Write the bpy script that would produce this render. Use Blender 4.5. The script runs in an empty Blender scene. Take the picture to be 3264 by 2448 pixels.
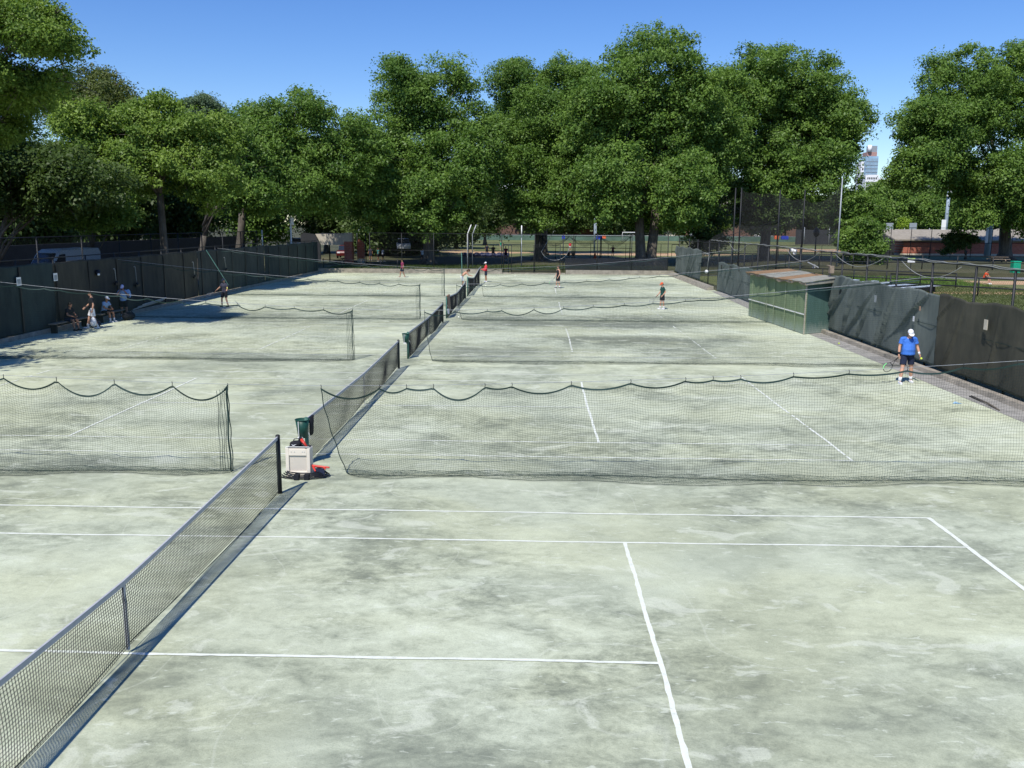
import bpy, math, random
import numpy as np
from mathutils import Vector, Matrix
random.seed(7)
C = bpy.context.scene.collection
PI = math.pi
# ---------------------------------------------------------------- camera
CP = np.array([4.8725, -9.8682, 5.1261]); YAW, PIT, ROLL, FPX = .0264, -.1786, .0058, 2837.8
def _rot(a, b, c):
    ca, sa = math.cos(a), math.sin(a)
    F = np.array([-sa*math.cos(b), ca*math.cos(b), math.sin(b)])
    R = np.array([ca, sa, 0.]); U = np.cross(R, F)
    cc, sc = math.cos(c), math.sin(c)
    return R*cc+U*sc, -R*sc+U*cc, F
CR, CU, CF = _rot(YAW, PIT, ROLL)
def at(u, v, Y):                       # survey point of the photo at depth Y
    d = CR*(u-1632)/FPX - CU*(v-1224)/FPX + CF
    return Vector(CP + d*(Y-CP[1])/d[1])
def gr(u, v, z=0.):                    # survey point of the photo on level z
    d = CR*(u-1632)/FPX - CU*(v-1224)/FPX + CF
    return Vector(CP + d*(z-CP[2])/d[2])
cam = bpy.data.cameras.new('camera'); co = bpy.data.objects.new('camera', cam); C.objects.link(co)
M = Matrix(((CR[0], CU[0], -CF[0], CP[0]), (CR[1], CU[1], -CF[1], CP[1]), (CR[2], CU[2], -CF[2], CP[2]), (0, 0, 0, 1)))
co.matrix_world = M; cam.sensor_width = 36; cam.lens = FPX/3264*36; cam.clip_end = 5000; cam.clip_start = .1
bpy.context.scene.camera = co
# ---------------------------------------------------------------- light
SD = Vector((-.27, -.66, 1)).normalized()
sl = bpy.data.lights.new('sun', 'SUN'); sl.energy = 4.6; sl.angle = math.radians(.53); sl.color = (1, .955, .88)
so = bpy.data.objects.new('sun', sl); C.objects.link(so); so.rotation_euler = SD.to_track_quat('Z', 'Y').to_euler(); so.location = (0, 0, 60)
w = bpy.data.worlds.new('World'); bpy.context.scene.world = w; w.use_nodes = True
nt = w.node_tree; bg = nt.nodes['Background']; sk = nt.nodes.new('ShaderNodeTexSky'); sk.sky_type = 'NISHITA'; sk.sun_disc = False
sk.sun_elevation = math.asin(SD.z); sk.sun_rotation = math.atan2(SD.x, SD.y)
sk.air_density = 1.0; sk.dust_density = .05; sk.ozone_density = 5.5; sk.altitude = 200
hs = nt.nodes.new('ShaderNodeHueSaturation'); hs.inputs['Saturation'].default_value = 1.22; hs.inputs['Hue'].default_value = .513; nt.links.new(sk.outputs[0], hs.inputs['Color']); nt.links.new(hs.outputs[0], bg.inputs[0]); bg.inputs[1].default_value = .132
vs = bpy.context.scene.view_settings; vs.view_transform = 'Standard'; vs.look = 'None'; vs.exposure = .14; vs.gamma = 1
bpy.context.scene.cycles.transparent_max_bounces = 24
# ---------------------------------------------------------------- materials
class NT:
    def __init__(s, name):
        s.m = bpy.data.materials.new(name); s.m.use_nodes = True; s.t = s.m.node_tree; s.b = s.t.nodes['Principled BSDF']
        s.b.inputs['Roughness'].default_value = .85; s.b.inputs['Specular IOR Level'].default_value = .25
        s.co = None
    def n(s, typ, **k):
        x = s.t.nodes.new('ShaderNode'+typ)
        for a, b in k.items(): setattr(x, a, b)
        return x
    def l(s, a, b): s.t.links.new(a, b)
    def coord(s, scale=(1, 1, 1), kind='Object'):
        if not s.co: s.co = s.n('TexCoord')
        mp = s.n('Mapping'); mp.inputs['Scale'].default_value = scale; s.l(s.co.outputs[kind], mp.inputs[0]); return mp.outputs[0]
    def noise(s, sc, det=5, rough=.55, scale=(1, 1, 1), dist=0., kind='Object'):
        x = s.n('TexNoise'); x.inputs['Scale'].default_value = sc; x.inputs['Detail'].default_value = det
        x.inputs['Roughness'].default_value = rough; x.inputs['Distortion'].default_value = dist
        s.l(s.coord(scale, kind), x.inputs['Vector']); return x.outputs['Fac']
    def ramp(s, f, stops):
        r = s.n('ValToRGB'); e = r.color_ramp.elements
        while len(e) < len(stops): e.new(.5)
        for i, (p, c) in enumerate(stops):
            e[i].position = p; e[i].color = (c if isinstance(c, tuple) else (c, c, c))+(1,)
        s.l(f, r.inputs[0]); return r.outputs[0]
    def mix(s, f, a, b, mode='MIX'):
        x = s.n('Mix', data_type='RGBA', blend_type=mode)
        if isinstance(f, float): x.inputs[0].default_value = f
        else: s.l(f, x.inputs[0])
        for i, v in ((6, a), (7, b)):
            if isinstance(v, tuple): x.inputs[i].default_value = v+(1,)
            else: s.l(v, x.inputs[i])
        return x.outputs[2]
    def math(s, op, a, b=None):
        x = s.n('Math', operation=op)
        for i, v in ((0, a), (1, b)):
            if v is None: continue
            if isinstance(v, (int, float)): x.inputs[i].default_value = v
            else: s.l(v, x.inputs[i])
        return x.outputs[0]
    def base(s, c): s.l(c, s.b.inputs['Base Color']); return s
    def bump(s, f, strength=.3, dist=.02):
        b = s.n('Bump'); b.inputs['Strength'].default_value = strength; b.inputs['Distance'].default_value = dist
        s.l(f, b.inputs['Height']); s.l(b.outputs[0], s.b.inputs['Normal'])
def plain(name, col, rough=.7, var=.18, sc=6., spec=.3, metal=0.):
    n = NT(name); f = n.noise(sc, 6, .6)
    lo = tuple(c*(1-var) for c in col); hi = tuple(min(1, c*(1+var)) for c in col)
    n.base(n.ramp(f, [(.3, lo), (.7, hi)])); n.b.inputs['Roughness'].default_value = rough
    n.b.inputs['Specular IOR Level'].default_value = spec; n.b.inputs['Metallic'].default_value = metal
    n.bump(f, .1, .01); return n.m
M = {}
def mk(name, *a, **k): M[name] = plain(name, *a, **k)
mk('steel_black', (.018, .02, .022), .5); mk('steel_grey', (.32, .35, .38), .45, metal=.2); mk('galv', (.38, .4, .41), .45, metal=.3)
mk('white_paint', (.78, .78, .76), .5, .06); mk('green_paint', (.012, .06, .045), .45, .2); mk('green_old', (.06, .15, .12), .6, .35, 9)
mk('twine_far', (.03, .07, .06), .8, .1); mk('post_wood', (.33, .31, .25), .9); mk('twine', (.012, .03, .027), .8, .1); mk('net_black', (.02, .022, .022), .8, .1); mk('tape_green', (.02, .045, .04), .6, .2, 3)
mk('band', (.42, .43, .44), .8, .1, 12); mk('wire_grey', (.3, .32, .34), .5); mk('rope_blue', (.16, .3, .42), .7, .2)
mk('rope_pale', (.3, .31, .3), .8, .25, 20)
mk('cream', (.70, .64, .54), .5, .07, 4); mk('cream2', (.58, .53, .45), .55, .05, 4); mk('black_rubber', (.012, .013, .016), .45, .1); mk('black_cloth', (.014, .015, .02), .9, .2, 20)
mk('red_plastic', (.55, .05, .035), .35, .08); mk('tan_cloth', (.36, .22, .15), .9, .12, 10); mk('white_cloth', (.74, .75, .78), .9, .06, 12)
mk('blue_cloth', (.05, .17, .58), .85, .08, 14); mk('navy_cloth', (.014, .02, .045), .9, .2, 14); mk('green_cloth', (.012, .06, .05), .9, .15, 14)
mk('orange_cloth', (.75, .1, .03), .8, .1, 14); mk('red_cloth', (.68, .045, .06), .85, .1, 14); mk('maroon_cloth', (.2, .03, .08), .9, .2, 14)
mk('grey_cloth', (.05, .05, .075), .9, .15, 14); mk('paleblue_cloth', (.28, .42, .62), .9, .1, 14); mk('mint_cloth', (.2, .55, .5), .9, .1)
mk('lilac_cloth', (.55, .55, .78), .9, .1); mk('teal_cloth', (.05, .2, .2), .9, .1)
mk('skin', (.56, .31, .21), .55, .1, 8); mk('skin_tan', (.36, .18, .11), .55, .1, 8); mk('hair_brown', (.07, .035, .02), .8, .2, 30); mk('hair_dark', (.015, .012, .01), .8, .2, 30)
mk('eye', (.03, .02, .015), .3); mk('lip', (.4, .15, .12), .5)
mk('ball', (.62, .8, .08), .9, .1, 40); mk('lime', (.2, .75, .25), .4); mk('pinkball', (.8, .82, .7), .9)
mk('glass_dark', (.02, .026, .034), .08, .1, 1, .6); mk('van_white', (.45, .47, .5), .3, .04, 1, .5); mk('tyre', (.015, .015, .015), .8); mk('car_maroon', (.1, .012, .012), .3); mk('lens', (.75, .77, .78), .15)
mk('pole_blue', (.33, .4, .46), .45, .06); mk('asphalt', (.09, .1, .11), .9, .25, 3); mk('stone', (.52, .47, .38), .85, .12, 3); mk('timber', (.25, .2, .15), .8, .3, 6)
mk('orange_box', (.8, .16, .05), .6); mk('blue_box', (.02, .05, .4), .6); mk('sign_lime', (.5, .72, .1), .5); mk('bin_green', (.01, .3, .17), .5)
mk('pale_bench', (.58, .66, .75), .5, .08, 3); mk('dark_panel', (.03, .032, .035), .7, .2, 1); mk('blue_tarp', (.012, .02, .07), .5, .3, 2); mk('concrete_dirty', (.3, .27, .22), .9, .3, 2.5)
mk('batten_pale', (.24, .29, .19), .8, .3, 5.); mk('edge_strip', (.3, .29, .265), .9, .25, 2.); mk('pink_wall', (.55, .36, .26), .9, .1); mk('yellow_paint', (.8, .65, .1), .5)
# clay
def clay():
    n = NT('green_clay')
    big = n.noise(.22, 6, .6, (1, 1.1, 1), .5)
    mid = n.noise(.8, 10, .66, (.85, 1.15, 1), .55)
    fine = n.noise(3.6, 9, .72, (.85, 1.2, 1), .5)
    spk = n.noise(48, 3, .8)
    grit = n.noise(14, 6, .75)
    sep = n.n('SeparateXYZ'); n.l(n.coord(), sep.inputs[0])
    # the clay is kept damp beside the divider nets and dries pale in the middle of each court
    yy = n.math('ADD', sep.outputs[1], 100-8.4); ph = n.math('MULTIPLY', yy, 2*PI/15.03); per = n.math('COSINE', ph)
    amt = n.n('MapRange'); amt.inputs['From Min'].default_value = 2; amt.inputs['From Max'].default_value = 20; amt.inputs['To Min'].default_value = .012; amt.inputs['To Max'].default_value = .105; n.l(sep.outputs[1], amt.inputs[0])
    dev = n.math('ADD', n.math('MULTIPLY', n.math('SUBTRACT', mid, .5), .66), n.math('ADD', n.math('MULTIPLY', n.math('SUBTRACT', fine, .5), .5), n.math('MULTIPLY', n.math('SUBTRACT', grit, .5), .2)))
    msk = n.ramp(n.noise(.17, 4, .6, (1, 1, 1), .3), [(.36, .35), (.62, 1.35)]); s = n.math('ADD', n.math('ADD', n.math('MULTIPLY', big, .62), .63), n.math('MULTIPLY', dev, msk))
    s = n.math('SUBTRACT', s, n.math('MULTIPLY', per, amt.outputs[0]))
    ax = n.math('ABSOLUTE', n.math('SUBTRACT', sep.outputs[0], .6)); ends = n.math('MULTIPLY', n.math('MAXIMUM', n.math('SUBTRACT', ax, 10.5), 0), .014); s = n.math('ADD', s, ends)
    wob = n.math('SUBTRACT', n.noise(.55, 7, .62), .5); wx = n.math('ADD', sep.outputs[0], n.math('MULTIPLY', wob, 5.)); wy = n.math('ADD', sep.outputs[1], n.math('MULTIPLY', n.math('SUBTRACT', n.noise(.7, 7, .62, (1.1, .9, 1)), .5), 3.2))
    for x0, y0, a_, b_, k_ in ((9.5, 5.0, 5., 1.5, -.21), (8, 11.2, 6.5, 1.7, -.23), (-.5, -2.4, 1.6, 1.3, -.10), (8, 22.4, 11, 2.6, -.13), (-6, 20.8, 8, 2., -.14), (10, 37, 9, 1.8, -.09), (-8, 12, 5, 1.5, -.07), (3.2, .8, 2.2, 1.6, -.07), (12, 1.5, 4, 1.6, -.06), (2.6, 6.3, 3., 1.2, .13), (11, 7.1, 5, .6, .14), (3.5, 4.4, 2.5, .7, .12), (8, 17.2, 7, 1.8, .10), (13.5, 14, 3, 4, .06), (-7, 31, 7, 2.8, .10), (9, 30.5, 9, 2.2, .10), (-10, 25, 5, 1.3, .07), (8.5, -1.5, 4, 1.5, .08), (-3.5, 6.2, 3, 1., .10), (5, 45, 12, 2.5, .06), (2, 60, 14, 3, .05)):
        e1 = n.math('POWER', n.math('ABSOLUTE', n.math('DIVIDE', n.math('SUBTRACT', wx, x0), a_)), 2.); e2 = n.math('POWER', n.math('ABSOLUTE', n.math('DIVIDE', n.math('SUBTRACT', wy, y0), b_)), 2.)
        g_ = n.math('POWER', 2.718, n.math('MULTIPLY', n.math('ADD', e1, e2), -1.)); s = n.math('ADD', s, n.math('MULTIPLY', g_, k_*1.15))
    col = None; mp = n.n('MapRange'); mp.inputs['From Min'].default_value = .74; mp.inputs['From Max'].default_value = 1.18; n.l(s, mp.inputs[0])
    col = n.ramp(mp.outputs[0], [(.0, (.205, .225, .165)), (.2, (.285, .308, .22)), (.4, (.39, .418, .295)), (.58, (.48, .51, .362)), (.8, (.555, .59, .422)), (1., (.63, .665, .49))])
    tint = n.noise(.3, 3, .5, (.8, 1.2, 1), .6)
    col = n.mix(n.ramp(tint, [(.42, 0.), (.60, 1.)]), n.mix(1., col, (.98, .995, 1.04), 'MULTIPLY'), n.mix(1., col, (1.0, 1.0, .98), 'MULTIPLY'))
    ch = n.noise(1.15, 8, .62, (.75, 1.25, 1), 1.0); chm = n.ramp(ch, [(.58, 0.), (.63, 1.)]); col = n.mix(n.math('MULTIPLY', chm, .5), col, (.62, .65, .52))      # chalky drifts
    fl = n.noise(6.5, 4, .55, (.55, 1.6, 1), .5); flm = n.ramp(fl, [(.63, 0.), (.68, 1.)]); col = n.mix(n.math('MULTIPLY', flm, .6), col, (.62, .66, .53))               # ball and shoe marks
    rd = n.math('ABSOLUTE', n.math('SUBTRACT', n.noise(.34, 1, .5, (1, .8, 1), .5), .5)); rdm = n.ramp(rd, [(.0, 1.), (.0035, 0.)]); col = n.mix(n.math('MULTIPLY', rdm, .22), col, (.66, .69, .56))   # drag marks
    col = n.mix(n.math('MULTIPLY', n.ramp(spk, [(.36, 1.), (.48, 0.)]), .3), col, (.14, .155, .12))
    n.base(col); n.b.inputs['Roughness'].default_value = .95; n.b.inputs['Specular IOR Level'].default_value = .1
    n.bump(n.math('ADD', spk, fine), .4, .012); return n.m
M['clay'] = clay()
def line_mat():
    n = NT('court_line'); f = n.noise(9, 6, .7, (1, 1, 1)); g = n.noise(60, 3, .7)
    n.base(n.ramp(n.math('ADD', f, n.math('MULTIPLY', g, .4)), [(.45, (.5, .53, .45)), (.62, (.68, .71, .62)), (.9, (.76, .79, .70))])); return n.m
M['line'] = line_mat()
def grass(name, c1, c2, c3, sc=1.):
    n = NT(name); a = n.noise(.06*sc, 6, .6); b = n.noise(1.2*sc, 8, .7); c = n.noise(14*sc, 4, .7)
    f = n.math('ADD', n.math('MULTIPLY', a, .5), n.math('ADD', n.math('MULTIPLY', b, .3), n.math('MULTIPLY', c, .2)))
    n.base(n.ramp(f, [(.38, c1), (.5, c2), (.62, c3)])); n.bump(c, .6, .05); return n.m
M['ground'] = grass('park_ground', (.045, .042, .025), (.07, .075, .035), (.14, .12, .07)); M['lawn'] = grass('field_grass', (.10, .12, .045), (.145, .165, .06), (.21, .2, .09))
M['dirt'] = grass('infield_dirt', (.42, .26, .14), (.5, .33, .19), (.58, .42, .26)); M['path'] = grass('path_asphalt', (.15, .155, .16), (.19, .195, .2), (.24, .245, .245), 3)
M['track'] = grass('track_sand', (.4, .34, .2), (.48, .42, .26), (.55, .48, .32)); M['road'] = grass('road', (.05, .05, .052), (.07, .07, .07), (.09, .09, .09), 3)
def brick(name, c1, c2, mortar):
    n = NT(name); b = n.n('TexBrick'); b.inputs['Scale'].default_value = 1; b.inputs['Brick Width'].default_value = .4; b.inputs['Row Height'].default_value = .2
    b.inputs['Mortar Size'].default_value = .012; b.inputs['Color1'].default_value = c1+(1,); b.inputs['Color2'].default_value = c2+(1,); b.inputs['Mortar'].default_value = mortar+(1,)
    mp = n.n('Mapping'); mp.inputs['Rotation'].default_value = (PI/2, 0, 0); n.co = n.n('TexCoord'); n.l(n.co.outputs['Object'], mp.inputs[0]); n.l(mp.outputs[0], b.inputs['Vector'])
    n.base(n.mix(n.math('MULTIPLY', n.noise(.8, 6, .6), .5), b.outputs['Color'], tuple(c*.7 for c in c1), 'MIX')); return n.m
M['brick'] = brick('red_brick', (.42, .12, .075), (.52, .17, .11), (.4, .3, .25))
M['brown_brick'] = brick('brown_brick', (.13, .07, .05), (.17, .09, .065), (.2, .17, .14))
def screen_mat(name, c, c2, see=.07):
    n = NT(name); a = n.noise(.5, 6, .65, (1, 1, .5)); b = n.noise(3., 7, .7, (1, 1, .3)); d = n.noise(30, 3, .6)
    f = n.math('ADD', n.math('MULTIPLY', a, .6), n.math('MULTIPLY', b, .4))
    col = n.ramp(f, [(.36, c), (.64, c2)]); n.base(n.mix(n.math('MULTIPLY', d, .25), col, (.01, .012, .012)))
    n.b.inputs['Roughness'].default_value = .8; n.bump(b, .5, .02)
    tr = n.n('BsdfTransparent'); mx = n.n('MixShader'); mx.inputs[0].default_value = see; out = [x for x in n.t.nodes if x.type == 'OUTPUT_MATERIAL'][0]
    n.l(n.b.outputs[0], mx.inputs[1]); n.l(tr.outputs[0], mx.inputs[2]); n.l(mx.outputs[0], out.inputs[0]); return n.m
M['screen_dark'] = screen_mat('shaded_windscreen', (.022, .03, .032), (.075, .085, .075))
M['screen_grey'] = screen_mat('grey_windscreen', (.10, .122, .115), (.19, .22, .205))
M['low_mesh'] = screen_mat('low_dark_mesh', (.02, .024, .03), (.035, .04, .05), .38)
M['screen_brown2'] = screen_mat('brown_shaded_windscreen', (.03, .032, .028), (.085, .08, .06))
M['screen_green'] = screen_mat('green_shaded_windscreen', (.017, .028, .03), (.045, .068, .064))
M['screen_brown'] = screen_mat('brown_windscreen', (.04, .042, .034), (.1, .095, .07), .1)
def leafmat(name, c_lo, c_hi, transl=.3):
    n = NT(name); at_ = n.n('Attribute', attribute_name='tint'); n.t.nodes.remove(n.b)
    col = n.ramp(at_.outputs['Fac'], [(0., c_lo), (1., c_hi)])
    d = n.n('BsdfDiffuse'); t = n.n('BsdfTranslucent'); g = n.n('BsdfGlossy'); g.inputs['Roughness'].default_value = .45; g.inputs['Color'].default_value = (1, 1, 1, 1)
    n.l(col, d.inputs[0]); n.l(n.mix(1., col, (1.1, 1.25, .5), 'MULTIPLY'), t.inputs[0])
    m1 = n.n('MixShader'); m1.inputs[0].default_value = transl; n.l(d.outputs[0], m1.inputs[1]); n.l(t.outputs[0], m1.inputs[2])
    m2 = n.n('MixShader'); m2.inputs[0].default_value = .012; n.l(m1.outputs[0], m2.inputs[1]); n.l(g.outputs[0], m2.inputs[2])
    out = [x for x in n.t.nodes if x.type == 'OUTPUT_MATERIAL'][0]; n.l(m2.outputs[0], out.inputs[0]); return n.m
M['leaf_mid'] = leafmat('oak_leaves', (.06, .125, .024), (.18, .285, .055)); M['leaf_bright'] = leafmat('locust_leaves', (.085, .155, .028), (.225, .32, .06))
M['leaf_dark'] = leafmat('dark_leaves', (.042, .075, .018), (.1, .15, .04)); M['leaf_olive'] = leafmat('olive_leaves', (.06, .085, .025), (.14, .17, .05))
M['leaf_grey'] = leafmat('willow_leaves', (.07, .12, .06), (.15, .21, .12)); M['leaf_yellow'] = leafmat('golden_leaves', (.16, .26, .02), (.3, .4, .05))
def bark():
    n = NT('bark'); f = n.noise(3, 7, .7, (1, 1, .25)); n.base(n.ramp(f, [(.35, (.06, .05, .04)), (.65, (.17, .15, .12))])); n.bump(f, .8, .05); return n.m
M['bark'] = bark()
def shed_mat(name, c1, c2, c3):
    n = NT(name); a = n.noise(1.1, 6, .65, (1, 1.6, .12)); b = n.noise(7, 6, .7, (1, 1, .3)); sep = n.n('SeparateXYZ'); n.l(n.coord(), sep.inputs[0])
    f = n.math('ADD', n.math('MULTIPLY', a, .65), n.math('MULTIPLY', b, .35)); col = n.ramp(f, [(.35, c1), (.6, c2), (.75, c3)])
    sp = n.math('ADD', n.math('MULTIPLY', b, .9), sep.outputs[2])                # clay dust splashed up the foot of the boards
    col = n.mix(n.ramp(sp, [(.45, .75), (1.15, 0.)]), col, (.34, .4, .36)); n.base(col); return n.m
M['shed_front'] = shed_mat('green_boards', (.15, .2, .11), (.21, .275, .155), (.33, .37, .24)); M['shed_side'] = shed_mat('teal_board', (.07, .14, .12), (.1, .185, .16), (.14, .23, .19))
mk('roof_brown', (.27, .165, .085), .85, .25, 2.5); mk('roof_grey', (.27, .265, .22), .85, .3, 4); mk('roof_slab', (.3, .27, .22), .9, .2, 2)
mk('tower_glass', (.28, .45, .6), .25, .15, .2, .5); mk('tower_white', (.8, .8, .82), .6, .05, .1); mk('tower_red', (.42, .25, .22), .7); mk('mesh_dark', (.075, .075, .075), .8)

# ---------------------------------------------------------------- mesh helpers
class MB:
    def __init__(s): s.v = []; s.f = []
    def add(s, vs_, fs):
        o = len(s.v); s.v += [tuple(x) for x in vs_]; s.f += [tuple(i+o for i in f) for f in fs]; return s
    def box(s, c, d, R=None):
        c = Vector(c); R = R or Matrix.Identity(3); P = [c+R@Vector((x*d[0]/2, y*d[1]/2, z*d[2]/2)) for x in (-1, 1) for y in (-1, 1) for z in (-1, 1)]
        return s.add(P, [(0, 1, 3, 2), (4, 6, 7, 5), (0, 4, 5, 1), (2, 3, 7, 6), (0, 2, 6, 4), (1, 5, 7, 3)])
    def bar(s, a, b, w_, h_):
        a = Vector(a); b = Vector(b); d = b-a; q = d.to_track_quat('X', 'Z').to_matrix(); return s.box((a+b)/2, (d.length, w_, h_), q)
    def hexa(s, P): return s.add(P, [(0, 3, 2, 1), (4, 5, 6, 7), (0, 1, 5, 4), (1, 2, 6, 5), (2, 3, 7, 6), (3, 0, 4, 7)])
    def prism(s, poly, off):
        n = len(poly); off = Vector(off); P = [Vector(p) for p in poly]; P += [p+off for p in P]
        return s.add(P, [tuple(range(n-1, -1, -1)), tuple(range(n, 2*n))]+[(i, (i+1) % n, (i+1) % n+n, i+n) for i in range(n)])
    def tube(s, pts, r, n=8, caps=True):
        pts = [Vector(p) for p in pts]; m = len(pts); rr = r if isinstance(r, (list, tuple)) else [r]*m; V = []; up = None
        for i, p in enumerate(pts):
            t = (pts[min(i+1, m-1)]-pts[max(i-1, 0)]).normalized()
            if up is None: up = t.orthogonal().normalized()
            up = (up-t*up.dot(t)); up = up.normalized() if up.length > 1e-6 else t.orthogonal().normalized()
            b = t.cross(up)
            V += [p+(up*math.cos(2*PI*k/n)+b*math.sin(2*PI*k/n))*rr[i] for k in range(n)]
        F = [(i*n+k, i*n+(k+1) % n, (i+1)*n+(k+1) % n, (i+1)*n+k) for i in range(m-1) for k in range(n)]
        if caps: F += [tuple(range(n-1, -1, -1)), tuple((m-1)*n+k for k in range(n))]
        return s.add(V, F)
    def loft(s, rings, caps=True):
        n = len(rings[0]); V = [p for r in rings for p in r]; m = len(rings)
        F = [(i*n+k, i*n+(k+1) % n, (i+1)*n+(k+1) % n, (i+1)*n+k) for i in range(m-1) for k in range(n)]
        if caps: F += [tuple(range(n-1, -1, -1)), tuple((m-1)*n+k for k in range(n))]
        return s.add(V, F)
    def ell(s, c, r, R=None, nu=14, nv=9, z0=-1., z1=1.):
        c = Vector(c); R = R or Matrix.Identity(3); rings = []
        a0 = math.asin(max(-1, min(1, z0))); a1 = math.asin(max(-1, min(1, z1)))
        if z0 <= -1: a0 += .08
        if z1 >= 1: a1 -= .08
        for i in range(nv):
            a = a0+(a1-a0)*i/(nv-1)
            rings.append([c+R@Vector((r[0]*math.cos(a)*math.cos(2*PI*k/nu), r[1]*math.cos(a)*math.sin(2*PI*k/nu), r[2]*math.sin(a))) for k in range(nu)])
        return s.loft(rings)
    def cap(s, a, b, ra, rb, n=12):
        a = Vector(a); b = Vector(b); d = (b-a); L = d.length or 1e-4; t = d/L
        pts = []; rr = []
        for k in (.1, .45, .8): pts.append(a-t*ra*math.cos(k*PI/2)); rr.append(ra*math.sin(k*PI/2))
        for k in (0, .33, .66, 1): pts.append(a+d*k); rr.append(ra+(rb-ra)*k)
        for k in (.8, .45, .1): pts.append(b+t*rb*math.cos(k*PI/2)); rr.append(rb*math.sin(k*PI/2))
        return s.tube(pts, rr, n)
    def build(s, name, mat, parent=None, smooth=False, bevel=0.):
        V = s.v; org = Vector((0, 0, 0))
        if parent is not None:
            q = parent
            while q is not None: org += q.location; q = q.parent
        else:
            a = np.array(V); lo = a.min(0); hi = a.max(0); org = Vector(((lo[0]+hi[0])/2, (lo[1]+hi[1])/2, lo[2]))
        me = bpy.data.meshes.new(name); me.from_pydata([(v[0]-org.x, v[1]-org.y, v[2]-org.z) for v in V], [], s.f)
        if mat: me.materials.append(M[mat] if isinstance(mat, str) else mat)
        if smooth: me.polygons.foreach_set('use_smooth', [True]*len(me.polygons))
        me.update()
        o = bpy.data.objects.new(name, me); C.objects.link(o)
        if parent is not None: o.parent = parent
        else: o.location = org
        if bevel:
            b = o.modifiers.new('bevel', 'BEVEL'); b.width = bevel; b.segments = 2; b.limit_method = 'ANGLE'
        return o
def npmesh(name, V, F, mat, parent=None, tint=None, smooth=False):
    V = np.asarray(V, dtype=np.float32); F = np.asarray(F, dtype=np.int32); org = np.zeros(3, dtype=np.float32)
    if parent is not None:
        q = parent
        while q is not None: org += np.array(q.location); q = q.parent
    else:
        lo = V.min(0); hi = V.max(0); org = np.array([(lo[0]+hi[0])/2, (lo[1]+hi[1])/2, lo[2]], dtype=np.float32)
    V = V-org; k = F.shape[1]; me = bpy.data.meshes.new(name)
    me.vertices.add(len(V)); me.vertices.foreach_set('co', V.ravel()); me.loops.add(F.size); me.loops.foreach_set('vertex_index', F.ravel())
    me.polygons.add(len(F)); me.polygons.foreach_set('loop_start', np.arange(0, F.size, k, dtype=np.int32))
    try: me.polygons.foreach_set('loop_total', np.full(len(F), k, dtype=np.int32))
    except Exception: pass
    if smooth: me.polygons.foreach_set('use_smooth', np.ones(len(F), dtype=bool))
    if tint is not None:
        a = me.attributes.new('tint', 'FLOAT', 'FACE'); a.data.foreach_set('value', np.asarray(tint, dtype=np.float32))
    me.materials.append(M[mat]); me.update(calc_edges=True); me.validate()
    o = bpy.data.objects.new(name, me); C.objects.link(o)
    if parent is not None: o.parent = parent
    else: o.location = Vector([float(x) for x in org])
    return o
def tag(o, label, cat, group=None, kind=None):
    if label: o['label'] = label
    if cat: o['category'] = cat
    if group: o['group'] = group
    if kind: o['kind'] = kind
    return o
def thing(name, label, cat, loc, group=None):
    o = bpy.data.objects.new(name, None); C.objects.link(o); o.location = Vector(loc); o.empty_display_size = .2
    return tag(o, label, cat, group)
def struct(o): o['kind'] = 'structure'; return o
def copy_tree(o, parent=None):
    c = o.copy(); C.objects.link(c); c.parent = parent
    for ch in [x for x in o.children]: copy_tree(ch, c)
    return c
def sheet(name, poly, z, mat):
    m = MB(); m.add([(x, y, z) for x, y in poly], [tuple(range(len(poly)))]); return struct(m.build(name, mat))
rng = np.random.default_rng(11)
def prisms(A, B, r, nrm):                # straight three-sided strands from A[i] to B[i]; nrm = plane normal
    A = np.asarray(A, float); B = np.asarray(B, float); d = B-A; d /= np.linalg.norm(d, axis=1)[:, None]+1e-9
    n1 = np.broadcast_to(np.asarray(nrm, float), d.shape); s_ = np.cross(d, n1); s_ /= np.linalg.norm(s_, axis=1)[:, None]+1e-9
    offs = [n1*r, -n1*r*.5+s_*r*.87, -n1*r*.5-s_*r*.87]
    V = np.stack([A+offs[0], A+offs[1], A+offs[2], B+offs[0], B+offs[1], B+offs[2]], 1).reshape(-1, 3)
    b = (np.arange(len(A))*6)[:, None]; F = np.concatenate([b+np.array([[0, 1, 4, 3]]), b+np.array([[1, 2, 5, 4]]), b+np.array([[2, 0, 3, 5]])])
    return V, F
def gridnet(P, r):                        # strands along both directions of a grid of knots
    r_ = r
    a = P[:, :-1].reshape(-1, 3); b = P[:, 1:].reshape(-1, 3); c = P[:-1].reshape(-1, 3); d = P[1:].reshape(-1, 3)
    V1, F1 = prisms(a, b, r_, np.array([.3, .9, .3])/1.0); V2, F2 = prisms(c, d, r_, np.array([.1, .8, .6]))
    return np.concatenate([V1, V2]), np.concatenate([F1, F2+len(V1)])
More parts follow.
